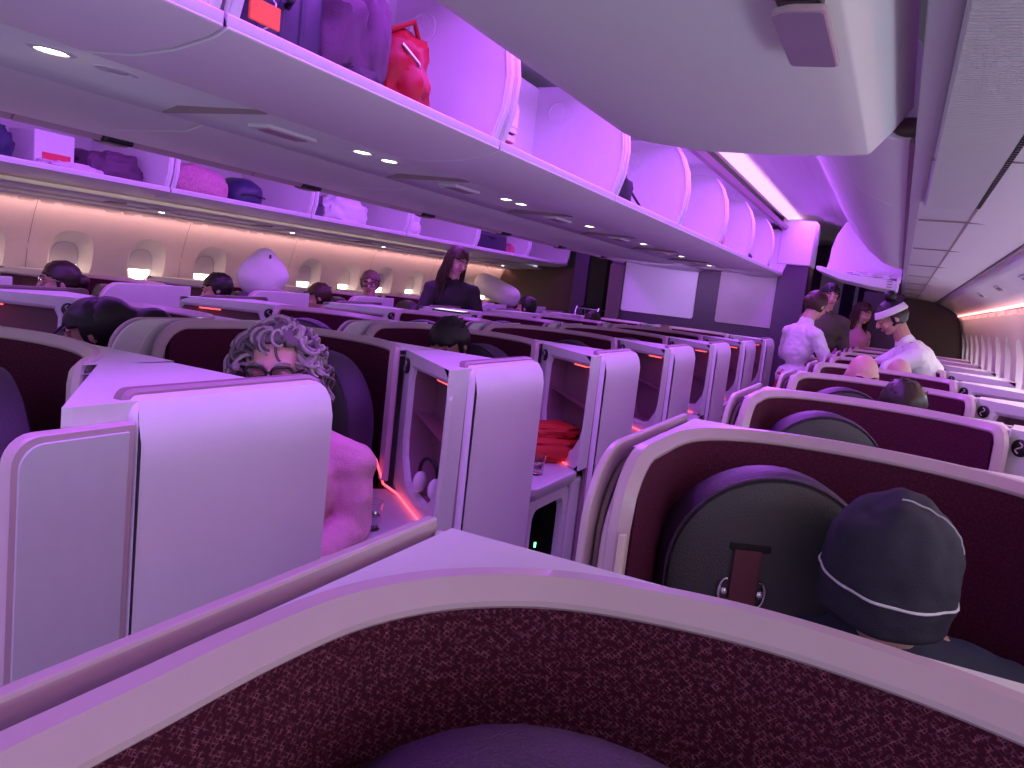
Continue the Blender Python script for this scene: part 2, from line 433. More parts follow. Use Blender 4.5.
def seat_parts(root, w=.42, rot=0, strap=False, top=1.175, sx=1):
    """arched backrest on a seat base; local origin under the backrest, faces -y"""
    def arch(inset, y, r=None):
        hw = w/2-inset; zc = top-w/2; pts = []
        for k in range(25):
            a = PI*k/24; pts.append((hw*math.cos(a), y, zc+hw*.97*math.sin(a)))
        pts += [(-hw*.98, y, .72), (-hw*.92, y, .46), (hw*.92, y, .46), (hw*.98, y, .72)]
        return pts
    bm = NEW(); loft(bm, [arch(.03, .055), arch(.008, .045), arch(0, .02), arch(0, -.035), arch(.008, -.055)])
    b = obj('backrest', bm, LEATHER, root)
    bm = NEW(); loft(bm, [arch(.010, -.052), arch(.016, -.064), arch(.030, -.070), arch(.06, -.074)]); f = obj('headrest_pad', bm, LEATHERF, root)
    bm = NEW(); tube(bm, [Vector(p)+Vector((0, -.002, 0)) for p in arch(.008, -.058)[:25]], .0035, 6); obj('piping', bm, LEATHER, f)
    bm = NEW(); box(bm, (0, -.30, .42), (w+.06, .52, .13)); obj('seat_cushion', bm, LEATHER, root, .04, segs=4)
    bm = NEW(); box(bm, (0, -.25, .18), (w-.04, .42, .36)); obj('seat_base', bm, TAUPE, root, .01)
    for s in (-1, 1):
        bm = NEW(); box(bm, (s*(w/2+.035), -.28, .56), (.05, .40, .07)); obj('armrest', bm, LEATHER, root, .02, segs=3)
    if strap:
        x = -.055; z = top-.155
        bm = NEW(); box(bm, (x+.006, -.0755, z+.004), (.078, .006, .014)); obj('strap_slot', bm, DARKGAP, root, .002)
        bm = NEW(); loft(bm, [[(x-.024+dx, -.079+dy, zz) for dx, dy in ((0, 0), (.05, 0), (.05, -.006), (0, -.006))] for zz, dy0 in ((z, 0), (z-.10, 0), (z-.20, 0))])
        s_ = obj('strap', bm, mat('maroon_leather', (.13, .03, .05), .45), root, .001)
        for dx, sgn in ((-.034, 1), (.034, -1)):
            bm = NEW(); pts = [(x+dx-sgn*.014*math.cos(PI*k/10-PI/2)*1.0+sgn*.004, -.080, z-.085+.026*math.sin(PI*k/10-PI/2)) for k in range(11)]
            tube(bm, pts, .0032, 8); obj('buckle_ring', bm, CHROME, s_)
            bm = NEW(); ellip(bm, (x+dx, -.082, z-.085), (.008, .006, .009)); obj('stud', bm, CHROME, s_)
    return root

PITCH = 1.15
ORD = ['nearest', 'second', 'third', 'fourth', 'fifth', 'sixth', 'seventh', 'eighth', 'ninth']
def nth(i): return 'nearest the camera' if i == 0 else ORD[i]+' from the camera'
PRO = {}
def make(kind, builder, name, cat, loc, label, group, rz=0):
    if kind not in PRO:
        t = thing(name, label, cat, loc, rz, group); builder(t); PRO[kind] = t; return t
    return dup(PRO[kind], loc, label, group, rz)
# right-hand window column
for k in range(9):
    X, Y = -.415, .715+PITCH*k
    if k == 0:
        t = thing('suite_shell', 'large woven burgundy suite shell filling the bottom foreground, directly before the camera', 'suite shell', (X, Y, 0), 0, 'suite shells of the right column'); shell_parts(t, 1, FABRIC)
    else:
        make('RS', lambda t: shell_parts(t, 1, FABFAR), 'suite_shell', 'suite shell', (X, Y, 0), f'burgundy-lined suite shell with pink rim, right-hand column, {nth(k)}', 'suite shells of the right column')
    make('RC', lambda t: console_parts(t, 1, False, False), 'side_console', 'console', (X, Y, 0), f'white window-side console with round lamp, right-hand column, {nth(k)}', 'window consoles of the right column')
    lab = f'dark round-topped leather seat in the right-hand column, {nth(k)}'
    sl = (X+.245, Y-.25, 0)
    if k == 1:
        t = thing('airline_seat', 'dark round-topped leather seat with maroon headrest strap, beside the dark beanie', 'seat', sl, .42, 'seats of the right column'); seat_parts(t, strap=True)
    elif k == 0:
        t = thing('airline_seat', 'purple-lit top of the dark leather seat at the bottom edge', 'seat', (X+.27, Y-.22, 0), .1, 'seats of the right column'); seat_parts(t, w=.50, top=1.158)
    else: make('RT', lambda t: seat_parts(t), 'airline_seat', 'seat', sl, lab, 'seats of the right column', .42)
# centre columns: G (aisle on our side) and D (mirrored, beyond)
GX = -2.275
for k in range(7):
    Y = 1.30+1.173*k
    make('GS', lambda t: shell_parts(t, 1, FABFAR, 'centre'), 'suite_shell', 'suite shell', (GX, Y, 0), f'burgundy-lined suite shell of the centre block beside the near aisle, {nth(k)}', 'suite shells of the centre block, near aisle')
    def gc(t): console_parts(t, 1); housing_parts(t, 1)
    make('GC', gc, 'side_console', 'console', (GX, Y, 0), f'white console with open pocket and door housing, near-aisle centre column, {nth(k)}', 'aisle consoles of the centre block, near aisle')
    make('GT', lambda t: seat_parts(t, w=.50, top=1.17), 'airline_seat', 'seat', (GX+.50, Y-.26, 0), f'dark round-topped leather seat in the near-aisle centre column, {nth(k)}', 'seats of the centre block, near aisle', -.30)
for k in range(7):
    Y = 1.20+1.173*k; X = GX-.02
    make('DS', lambda t: shell_parts(t, -1, FABFAR, 'centre'), 'suite_shell', 'suite shell', (X, Y, 0), f'burgundy-lined suite shell of the centre block beside the far aisle, {nth(k)}', 'suite shells of the centre block, far aisle')
    def dc(t): console_parts(t, -1); housing_parts(t, -1)
    make('DC', dc, 'side_console', 'console', (X, Y, 0), f'white console with horizontal pocket and lamp, far-aisle centre column, {nth(k)}', 'aisle consoles of the centre block, far aisle')
    make('DT', lambda t: seat_parts(t, w=.46, top=1.17), 'airline_seat', 'seat', (X-.50, Y-.26, 0), f'dark round-topped leather seat in the far-aisle centre column, {nth(k)}', 'seats of the centre block, far aisle', .30)
LX = -4.14
for k in range(8):
    Y = 1.40+PITCH*k
    make('LS', lambda t: shell_parts(t, -1, FABFAR, 'far'), 'suite_shell', 'suite shell', (LX, Y, 0), f'lavender-backed suite shell in the far window column, {nth(k)}', 'suite shells of the far window column')
    make('LC', lambda t: console_parts(t, -1, False, False), 'side_console', 'console', (LX, Y, 0), f'pale console under the far windows, {nth(k)}', 'window consoles of the far column')
    make('LT', lambda t: seat_parts(t), 'airline_seat', 'seat', (LX-.40, Y-.26, 0), f'dark leather seat in the far window column, {nth(k)}', 'seats of the far window column', -.42)
# partly closed sliding door of the nearest centre suite
t = thing('sliding_door', 'mauve suite door panel with rounded corner at the left edge, slid half out', 'door', (GX, 1.30, 0))
def door_sec(x, ins, y0=-.61, y1=-.40, z0=.03, z1=TOP-.035):
    return [(x, y, z) for y, z in rrect(y1-y0-2*ins, z1-z0-2*ins, .05, 6, (y0+y1)/2, (z0+z1)/2, rs=(.004, .004, .045-ins*.5, .004))]
bm = NEW(); loft(bm, [door_sec(1.151, .0), door_sec(1.168, 0), door_sec(1.172, .003)]); obj('frame', bm, CHAMP, t)
bm = NEW(); loft(bm, [door_sec(1.169, .012), door_sec(1.1745, .014)]); obj('panel', bm, GREYP, t, .001)

# ------------------------------------------------------------------ cabin shell
def strip(name, prof, y0, y1, m, ny=1, solid=.004, parent=None, bm=None, smooth=True):
    own = bm is None
    bm = bm or NEW()
    loft(bm, [[(x, y0+(y1-y0)*k/ny, EYE+z) for x, z in prof] for k in range(ny+1)], close=False, caps=False)
    if not own: return bm
    return obj(name, bm, m, parent, solid=solid, smooth=smooth)
def section_prof(name, poly, y0, y1, m, parent=None, bevel=.004):
    bm = NEW(); loft(bm, [[(x, y0, EYE+z) for x, z in poly], [(x, y1, EYE+z) for x, z in poly]])
    return obj(name, bm, m, parent, bevel)
Y0, Y1 = -1.2, 12.4
CX = -2.28
mir = lambda p: [(2*CX-x, z) for x, z in p]
bm = NEW(); box(bm, (CX, (Y0+Y1)/2+1, -.02), (6.6, Y1-Y0+2, .04)); struct(obj('floor', bm, CARPET, smooth=False))
# sidewalls, each with real recessed windows
WP = [(.665, .205), (.70, .12), (.735, 0), (.765, -.12), (.785, -.30), (.80, -.60), (.79, -1.0), (.72, -1.47)]
def wallx(z):
    for (x0, z0), (x1, z1) in zip(WP, WP[1:]):
        if z1 <= z <= z0: return x1+(x0-x1)*(z-z1)/(z0-z1)
    return WP[-1][0]
WY = [.55+.635*k for k in range(-1, 18)]
def sidewall(name, sgn, daym, Yend, first, zsh):
    zc, rz, ry = -.175, .185, .17
    bm = NEW()
    def P(y, z, d=0):
        x = wallx(z)+d; x = x if sgn > 0 else 2*CX-x; return (x, y, EYE+z)
    # wall between window holes: cells of .635
    for y in WY:
        if y > Yend: continue
        a = y-.3175; b = y+.3175; zt, zb = .205, -.44; N = 40
        hole = [(y+ry*math.copysign(abs(math.cos(t))**.75, math.cos(t)), zc+rz*math.copysign(abs(math.sin(t))**.75, math.sin(t))) for t in [2*PI*i/N for i in range(N)]]
        big = []
        for hy, hz in hole:
            dy, dz = hy-y, hz-zc; t = 1e9
            if dy > 1e-6: t = min(t, (b-y)/dy)
            if dy < -1e-6: t = min(t, (a-y)/dy)
            if dz > 1e-6: t = min(t, (zt-zc)/dz)
            if dz < -1e-6: t = min(t, (zb-zc)/dz)
            big.append((y+dy*t, zc+dz*t))
        # make sure corners are present
        for cy_, cz_ in ((a, zt), (b, zt), (a, zb), (b, zb)):
            i = min(range(N), key=lambda i: (big[i][0]-cy_)**2+(big[i][1]-cz_)**2); big[i] = (cy_, cz_)
        rings = [[P(p[0]+(q[0]-p[0])*k/6, p[1]+(q[1]-p[1])*k/6) for p, q in zip(big, hole)] for k in range(7)]
        rings += [
                 [P(y+(p[0]-y)*.96, zc+(p[1]-zc)*.97, .012) for p in hole], [P(y+(p[0]-y)*.62, zc-.02+(p[1]-zc)*.66, .075) for p in hole]]
        loft(bm, rings, caps=False)
    wl = obj(name, bm, LINERW, None); struct(wl)
    bm = NEW(); loft(bm, [[P(yy, z) for z in (-.44, -.60, -1.0, -1.47)] for yy in (WY[0]-.32, Yend)], close=False, caps=False)
    struct(obj(name.replace('wall', 'baseboard'), bm, LINERW, None, solid=.004))
    for y in WY:
        if y > Yend or y < first: continue
        def oval(k, d, z0=-1, z1=1, N=24):
            out = []
            for i in range(N):
                t = 2*PI*i/N; zz = math.copysign(abs(math.sin(t))**.75, math.sin(t)); zz = min(max(zz, z0), z1)
                out.append(P(y+ry*.66*k*math.copysign(abs(math.cos(t))**.75, math.cos(t)), zc-.02+rz*.68*k*zz, d))
            return out
        WN[0] += 1
        w = struct(link(bpy.data.objects.new('window_%d' % WN[0], None)))
        bm = NEW(); loft(bm, [oval(1, .078), oval(1.0, .070), oval(.93, .070), oval(.93, .078)], caps=False); obj('window_frame', bm, GREYP, w)
        bm = NEW(); vs = [bm.verts.new(p) for p in oval(.95, .088)]; bm.faces.new(vs); obj('pane', bm, daym, w, smooth=False)
        bm = NEW(); vs = [bm.verts.new(p) for p in oval(.94, .080, z0=zsh)]; bm.faces.new(vs); obj('window_shade', bm, LINERW, w, smooth=False, solid=.003)
WN = [0]
bm = NEW()
for k in range(8):
    y = WY[0]+.3175+1.27*k+.635
    for z0_, z1_ in zip((.204, .1, 0, -.12, -.3), (.1, 0, -.12, -.3, -.44)):
        for sg in (0, 1):
            xa, xb = wallx(z0_), wallx(z1_)
            if sg: xa, xb = 2*CX-xa, 2*CX-xb
            d = .0015 if sg else -.0015
            loft(bm, [[(xa+d, y-.002, EYE+z0_), (xa+d, y+.002, EYE+z0_)], [(xb+d, y-.002, EYE+z1_), (xb+d, y+.002, EYE+z1_)]], close=False, caps=False)
struct(obj('trim_16', bm, TAUPE, None, smooth=False))
sidewall('wall_right', 1, DAYR, 11.6, -1, .25)
sidewall('wall_left', -1, DAY, 10.3, 2, -.30)
# pink wash light strips along the top of the sidewalls
for sgn, ye, nm in ((1, 11.4, 'trim_1'), (-1, 10.3, 'trim_2')):
    x = .655 if sgn > 0 else 2*CX-.655
    bm = NEW(); box(bm, (x-sgn*.004, (Y0+ye)/2, EYE+.212), (.014, ye-Y0, .008)); struct(obj(nm, bm, PINKLED))
# right underside of the bins: service channel with fluted grille and lower trim
PSU = [(-.030, .425), (-.026, .40), (.0, .392), (.155, .385)]
struct(strip('trim_3', PSU, Y0, 11.5, GREYP, smooth=False))
bm = NEW(); rr = []
yy = .5; k = 0
while yy < 2.78:
    for y_, zz in ((yy, .3725), (yy+.0078, .3725), (yy+.0080, .384), (yy+.0110, .384)): rr.append([(.012, y_, EYE+.386), (.018, y_, EYE+zz), (.148, y_, EYE+zz-.003), (.152, y_, EYE+.386)])
    yy += .0112
loft(bm, rr, close=False, caps=False)
g = thing('air_grille', 'fluted pale grey air grille running along the upper right ceiling', 'grille', (0, 0, 0)); obj('grille_face', bm, GREYP, g, smooth=False)
bm = NEW()
for k in range(86): box(bm, (.1585, .72+.024*k, EYE+.378), (.010, .011, .006))
c_ = obj('comb_slots', bm, BLACK, g, smooth=False)
t_ = struct(strip('trim_4', [(.160, .384), (.30, .372), (.372, .362)], Y0, 11.5, BINOUT, smooth=False))
struct(strip('trim_5', [(.158, .400), (.156, .383), (.162, .383), (.164, .400)], Y0, 11.5, TAUPE, smooth=False))
struct(strip('trim_6', [(.376, .378), (.378, .352), (.386, .350), (.388, .372)], Y0, 11.5, TAUPE, smooth=False))
struct(strip('trim_7', [(.386, .356), (.46, .335), (.58, .275), (.665, .215)], Y0, 11.5, BINOUT))
bm = NEW()
for k in range(12):
    y = .92+1.12*k
    box(bm, (.185, y, EYE+.3805), (.36, .003, .006), None)
struct(obj('trim_8', bm, TAUPE, None))
# small reading lights and slots on the lower right panel
for k in range(4):
    y = 3.4+1.15*k
    t = thing('reading_light', f'small recessed slot lamp on the right ceiling panel, {nth(k)}', 'lamp', (.52, y, EYE+.305), 0, 'ceiling reading lights, right')
    R_ = Matrix.Rotation(.46, 4, 'Y')
    bm = NEW(); box(bm, (0, 0, 0), (.06, .22, .012), R_); obj('bezel', bm, WHITE, t, .005)
    bm = NEW(); box(bm, (0, 0, -.007), (.026, .16, .004), R_); obj('slot', bm, TAUPE, t, .002)
# ceiling over the right aisle and the left aisle
for nm, xf in (('ceiling', lambda x: x), ('ceiling', lambda x: 2*CX-x)):
    bm = NEW()
    prof = [(-1.30, 1.03), (-1.20, 1.048), (-1.10, 1.055), (-1.0, 1.054), (-.90, 1.046), (-.80, 1.032), (-.70, 1.010), (-.62, .98), (-.56, .945), (-.52, .90)]
    for k in range(13):
        y = Y0+1.1*k
        loft(bm, [[(xf(x), yy, EYE+z) for x, z in prof] for yy in (y, y+1.092)], close=False, caps=False)
    o = struct(obj(nm, bm, CEILM, None, smooth=False))
    bm = NEW(); loft(bm, [[(xf(x), yy, EYE+z) for x, z in [(-1.26, .885), (-1.22, .885), (-1.20, .915), (-1.22, .925), (-1.26, .92)]] for yy in (Y0, 9.0)]); struct(obj('trim_9', bm, TAUPE, None))
    bm = NEW(); loft(bm, [[(xf(x), yy, EYE+z) for x, z in [(-1.22, .99), (-1.13, 1.03), (-1.12, 1.035), (-1.21, 1.0)]] for yy in (Y0, 9.6)]); struct(obj('trim_10', bm, COVE, None))
bm = NEW(); box(bm, (CX, (Y0+12.6)/2, EYE+1.10), (7.2, 12.6-Y0, .03)); struct(obj('ceiling', bm, CEILM, smooth=False))
for sg in (-1, 1):
    bm = NEW(); box(bm, (CX+sg*3.55, (Y0+12.6)/2, 1.28), (.03, 12.6-Y0, 2.58)); struct(obj('wall_right' if sg > 0 else 'wall_left', bm, CEILM, smooth=False))
# bulkhead roof between bins
bm = NEW(); box(bm, (CX, (Y0+9.0)/2, EYE+.955), (2.0, 9.0-Y0, .02)); struct(obj('ceiling', bm, CEILM, smooth=False))

# ------------------------------------------------------------------ overhead bins
def open_bucket(t, L, sx, lipx, lipz, backx, plate, base_drop=.08, ends=(0, 1)):
    """lowered bin bucket. local x=0 at CX-like reference given in absolute numbers, y from 0 to L"""
    inx = lambda x: x
    s = 1 if backx < lipx else -1
    under = [(lipx, lipz), (lipx+s*.006, lipz-.018), (lipx-s*.03, lipz-.034), (lipx-s*.13, lipz-.054), (lipx-s*.25, lipz-.062), (lipx-s*.38, lipz-.053), (backx, lipz-.043)]
    inner = [(backx+s*.010, lipz-.030), (lipx-s*.38, lipz-.036), (lipx-s*.2, lipz-.042), (lipx-s*.06, lipz-.020), (lipx-s*.035, lipz-.004), (lipx-s*.028, lipz+.006), (lipx-s*.008, lipz+.008)]
    bm = NEW(); poly = under+inner
    loft(bm, [[(x, y, EYE+z) for x, z in poly] for y in (.003, L-.003)])
    obj('bucket_floor', bm, BINOUT, t, .003)
    lipp = [(lipx+s*.002, lipz-.018), (lipx+s*.005, lipz-.012), (lipx+s*.005, lipz+.009), (lipx-s*.004, lipz+.013), (lipx-s*.03, lipz+.012), (lipx-s*.040, lipz+.003), (lipx-s*.03, lipz-.002)]
    bm = NEW(); loft(bm, [[(x, y, EYE+z) for x, z in lipp] for y in (.003, L-.003)]); obj('lip', bm, BINW, t, .002)
    for e in ends:
        y = .022 if e == 0 else L-.022
        dy = .012
        bm = NEW(); loft(bm, [[(x, y-dy, EYE+z) for x, z in plate], [(x, y+dy, EYE+z) for x, z in plate]])
        ep = obj('end_plate', bm, BINW, t, .004)
        # raised edge bead
        bm = NEW(); k = [p for p in plate if p[2:] == ()]
        tube(bm, [(x-s*.012, y-dy-.003, EYE+z) for x, z in plate[:7]], .005, 6); obj('bead', bm, BINW, ep)
        bm = NEW(); yy = y-dy-.001
        pcx, pcz = lipx-s*.30, lipz+.345
        loft(bm, [[(pcx+r*math.cos(2*PI*i/28), yy-d, EYE+pcz+r*math.sin(2*PI*i/28)) for i in range(28)] for r, d in ((.050, 0), (.050, .005), (.044, .006), (.040, .002), (.008, .003), (.006, .001))])
        pd = obj('pivot_disc', bm, BINW, ep)
        bm = NEW(); loft(bm, [[(pcx+r*math.cos(2*PI*i/12), yy-d, EYE+pcz+r*math.sin(2*PI*i/12)) for i in range(12)] for r, d in ((.007, .001), (.006, .006))]); obj('pivot_pin', bm, TAUPE, pd)
    bm = NEW(); bp = [(backx, lipz-.043), (backx-s*.0, lipz+.45), (backx+s*.012, lipz+.45), (backx+s*.012, lipz-.04)]
    loft(bm, [[(x, y, EYE+z) for x, z in bp] for y in (.0, L)]); obj('back_wall', bm, BINW, t)
# centre bins, right side: all open
lx, lz = -1.20, .422
plateR = [(lx, lz), (lx+.030, lz+.10), (lx+.036, lz+.20), (lx+.020, lz+.30), (lx-.015, lz+.38), (lx-.06, lz+.44), (lx-.10, lz+.46), (-1.62, lz+.46), (-1.62, lz-.04), (-1.5, lz-.045), (lx-.2, lz-.052), (lx-.05, lz-.02)]
cys = [-.03+1.125*k for k in range(9)]
first = None
for k in range(8):
    y = -.0+1.122*k
    lab = f'open purple-lit overhead bin of the centre row, {nth(k)}'
    if first is None:
        first = thing('overhead_bin', lab, 'overhead bin', (0, y, 0), 0, 'open centre overhead bins'); open_bucket(first, 1.118, 1, lx, lz, -1.62, plateR)
    else: dup(first, (0, y, 0), lab, 'open centre overhead bins')
# centre bins, left side: closed, seen from below
first = None
for k in range(8):
    y = -.55+1.19*k
    lab = f'closed grey bin over the far half of the centre block, {nth(k)}'
    if first is None:
        first = thing('overhead_bin', lab, 'overhead bin', (0, y, 0), 0, 'closed centre overhead bins')
        poly = [(-2.02, .375), (-2.10, .352), (-2.4, .350), (-2.75, .368), (-2.96, .40), (-3.04, .435), (-3.14, .52), (-3.26, .70), (-3.30, .86), (-3.28, .90), (-2.02, .90)]
        bm = NEW(); loft(bm, [[(x, yy, EYE+z) for x, z in poly] for yy in (.004, 1.184)]); obj('bin_door', bm, BINOUT, first, .004)
        bm = NEW(); loft(bm, [[(x, yy, EYE+z) for x, z in [(-2.98, .375), (-3.05, .40), (-3.06, .43), (-3.04, .44), (-2.96, .398)]] for yy in (.004, 1.184)]); obj('edge_bead', bm, CHAMP, first)
        bm = NEW(); box(bm, (-2.985, .42, EYE+.398), (.09, .13, .05), None); l_ = obj('latch', bm, BLACK, first, .01)
        bm = NEW(); box(bm, (-2.985, .42, EYE+.372), (.06, .09, .008), None); obj('latch_flap', bm, TAUPE, l_, .003)
    else: dup(first, (0, y, 0), lab, 'closed centre overhead bins')
# service strip between the two sides of the centre bins, with round lights
struct(strip('trim_11', [(-1.60, .383), (-1.66, .387), (-1.95, .395), (-2.02, .375)], Y0, 9, BINOUT))
for k in range(7):
    for j, (dy, on) in enumerate(((0, True), (.16, k in (1, 2)))):
        y = 1.155+1.12*k+dy
        t = thing('reading_light', f'round spot lamp under the centre bins, pair {nth(k)}'+(', companion lamp' if j else ''), 'lamp', (-1.745, y, EYE+.388), 0, 'spot lamps under the centre bins')
        bm = NEW(); loft(bm, [[(r*math.cos(2*PI*i/20), 1.5*r*math.sin(2*PI*i/20), z) for i in range(20)] for r, z in ((.036, .003), (.036, -.003), (.026, -.005), (.024, .0))]); obj('bezel', bm, WHITE, t)
        bm = NEW(); loft(bm, [[(r*math.cos(2*PI*i/20), 1.5*r*math.sin(2*PI*i/20), z) for i in range(20)] for r, z in ((.022, 0), (.018, -.004))]); obj('lens', bm, SPOTL if on else GREYP, t)
    y = 1.155+1.12*k-.30
    t = thing('vent_panel', f'dark slotted sign panel under the centre bins, {nth(k)}', 'panel', (-1.83, y, EYE+.384), 0, 'slotted panels under the centre bins')
    bm = NEW(); box(bm, (0, 0, 0), (.09, .22, .014)); obj('panel_frame', bm, WHITE, t, .004)
    bm = NEW(); box(bm, (0, 0, -.007), (.05, .17, .006)); obj('sign_slot', bm, TAUPE, t, .002)
bm = NEW()
for k in range(8): box(bm, (-1.81, .55+1.12*k, EYE+.383), (.40, .006, .02))
struct(obj('trim_12', bm, TAUPE))
# far left bins: open, mirrored
fx, fz = -4.22, .335
plateL = [(fx, fz), (fx-.030, fz+.10), (fx-.036, fz+.20), (fx-.020, fz+.30), (fx+.0-.0, fz+.36), (fx-.06, fz+.44), (fx-.12, fz+.46), (-4.95, fz+.46), (-4.95, fz-.04), (-4.6, fz-.06), (fx-.2, fz-.055), (fx-.05, fz-.02)]
plateL = [(fx, fz), (fx+.030, fz+.10), (fx+.036, fz+.20), (fx+.020, fz+.30), (fx-.015, fz+.38), (fx-.06, fz+.44), (fx-.10, fz+.46), (-4.95, fz+.46), (-4.95, fz-.04), (-4.6, fz-.06), (fx-.2, fz-.055), (fx-.05, fz-.02)]
first = None
for k in range(7):
    y = .94+1.33*k
    lab = f'open purple-lit overhead bin along the far wall, {nth(k)}'
    if first is None:
        first = thing('overhead_bin', lab, 'overhead bin', (0, y, 0), 0, 'open overhead bins on the far wall'); open_bucket(first, 1.325, 1, fx, fz, -4.95, plateL)
    else: dup(first, (0, y, 0), lab, 'open overhead bins on the far wall')
# underside of far bins down to the sidewall
struct(strip('trim_13', [(fx-.40, fz-.085), (fx-.46, fz-.10), (fx-.60, fz-.115), (-4.98, .205), (-5.10, .20), (-5.20, .195), (-5.225, .215)], Y0, 10.3, LINERW, smooth=False))
bm = NEW()
for x, z in ((fx-.44, fz-.100), (fx-.58, fz-.120), (-5.0, .198)): box(bm, (x, 4.6, EYE+z), (.010, 11, .012))
struct(obj('trim_14', bm, GREYP))
bm = NEW()
for k in range(8): box(bm, (-4.72, .9+1.33*k, EYE+.222), (.30, .008, .012))
struct(obj('trim_15', bm, TAUPE))
for k in range(8):
    y = 1.3+1.33*k
    t = thing('reading_light', f'glowing lamp under the far wall bins, {nth(k)}', 'lamp', (-4.72, y, EYE+.212), 0, 'lamps under the far wall bins')
    bm = NEW(); box(bm, (0, 0, 0), (.08, .20, .012)); obj('bezel', bm, WHITE, t, .004)
    bm = NEW(); box(bm, (0, 0, -.007), (.018, .035, .004)); obj('lens', bm, SPOTL, t, .001)
# right bins: one lowered bucket just ahead of the camera, closed ones beyond
t = thing('overhead_bin', 'large grey lowered bin overhead at the top right, with latch handle', 'overhead bin', (0, 0, 0))
poly = [(-.690, .430), (-.697, .415), (-.685, .398), (-.64, .383), (-.50, .366), (-.32, .362), (-.160, .366), (-.122, .370), (-.116, .374), (-.076, .425), (-.045, .475), (-.06, .49), (-.13, .42), (-.30, .385), (-.5, .39), (-.64, .405), (-.665, .430)]
bm = NEW()
rs = []
for y, k in ((-.3, 0), (1.0, 0), (1.93, 0), (1.985, .006), (2.0, .014)): rs.append([(x*(1)+(k if x < -.6 else 0), y, EYE+z+k) for x, z in poly])
loft(bm, rs); obj('bucket_floor', bm, BINOUT, t)
bm = NEW(); pl = [(-.685, .43), (-.67, .55), (-.66, .68), (-.60, .82), (-.53, .90), (-.10, .90), (-.05, .50), (-.13, .42), (-.5, .385)]
loft(bm, [[(x, y, EYE+z) for x, z in pl] for y in (1.955, 1.985)]); obj('end_plate', bm, BINW, t, .004)
pr = rrect(.064, .215, .02, 5, rs=(.006, .006, .006, .03))
LM = Matrix.Translation((-.160, 1.085, EYE+.346)) @ Matrix.Rotation(.04, 4, 'Y')
bm = NEW(); loft(bm, [[LM @ Vector((x*k, y*k, d)) for x, y in pr] for d, k in ((.006, .95), (.004, 1), (-.003, 1), (-.004, .97))]); lh = obj('latch_handle', bm, CHAMP, t)
bm = NEW(); loft(bm, [[LM @ Vector((x*.92, y*.97, d)) for x, y in pr] for d in (-.003, -.0052)]); obj('handle_face', bm, mat('mauve_plastic', (.36, .24, .38), .4), lh)
bm = NEW(); box(bm, (-.160, .99, EYE+.360), (.05, .05, .020)); obj('latch_recess', bm, BLACK, t, .004)
bm = NEW(); box(bm, (-.165, .955, EYE+.358), (.045, .02, .018)); obj('latch_flag', bm, REDM, t, .003)
first = None
for k in range(4):
    y = 2.04+1.12*k
    lab = f'closed curved bin door above the right-hand seats, {nth(k)}'
    if first is None:
        first = thing('overhead_bin', lab, 'overhead bin', (0, y, 0), 0, 'closed overhead bins on the right')
        poly = [(-.04, .42), (-.09, .425), (-.17, .455), (-.28, .535), (-.40, .66), (-.49, .79), (-.54, .90), (-.30, .92), (-.02, .60)]
        bm = NEW(); loft(bm, [[(x, yy, EYE+z) for x, z in poly] for yy in (.004, 1.114)]); obj('bin_door', bm, BINOUT, first, .004)
        bm = NEW(); box(bm, (-.545, .56, EYE+.915), (.016, 1.10, .014)); obj('top_gap_strip', bm, TAUPE, first)  # dark strip standing for the shaded gap above the bin door
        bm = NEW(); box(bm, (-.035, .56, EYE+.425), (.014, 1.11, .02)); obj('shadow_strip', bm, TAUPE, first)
    else: dup(first, (0, y, 0), lab, 'closed overhead bins on the right')
bm = NEW(); box(bm, (-.022, .4, EYE+.67), (.012, 3.2, .50)); struct(obj('trim_17', bm, TAUPE, smooth=False))  # added dark strip, shuts the slit of light behind the lowered bin
# dark brown oval in the gap by the lowered bin
bm = NEW(); ellip(bm, (-.045, 2.02, EYE+.445), (.04, .01, .022)); tag(obj('gap_oval', bm, BROWN), 'dark brown oval where the lowered bin meets the channel', 'cap')
# far open bin on the right with a shelf face towards us
t = thing('overhead_bin', 'far open bin on the right holding crumpled white wrapping', 'overhead bin', (0, 6.55, 0))
pl = [(-.68, .41), (-.655, .52), (-.65, .64), (-.62, .76), (-.56, .88), (-.05, .90), (-.04, .38), (-.3, .36), (-.5, .365)]
bm = NEW(); loft(bm, [[(x, y, EYE+z) for x, z in pl] for y in (1.25, 1.28)]); obj('end_plate', bm, BINW, t, .004)
bm = NEW()
fp = [(-.69, .425), (-.685, .395), (-.5, .335), (-.25, .30), (-.06, .285), (-.05, .36), (-.2, .37), (-.45, .385), (-.66, .43)]
loft(bm, [[(x, y, EYE+z) for x, z in fp] for y in (.55, 1.26)]); obj('bucket_floor', bm, WHITE, t, .006)
bm = NEW()
for k in range(3): box(bm, (-.115, .548, EYE+.312+.022*k-.004), (.04, .008, .008))
obj('vent_slots', bm, TAUPE, t)
bm = NEW(); box(bm, (-.055, .60, EYE+.33), (.02, .12, .11)); obj('end_bar', bm, WHITE, t, .004)
bm = NEW(); loft(bm, [[(x, y, EYE+z) for x, z in [(-.03, .42), (-.03, .90), (-.02, .90), (-.02, .42)]] for y in (-.02, 1.28)]); obj('back_wall', bm, BINW, t)

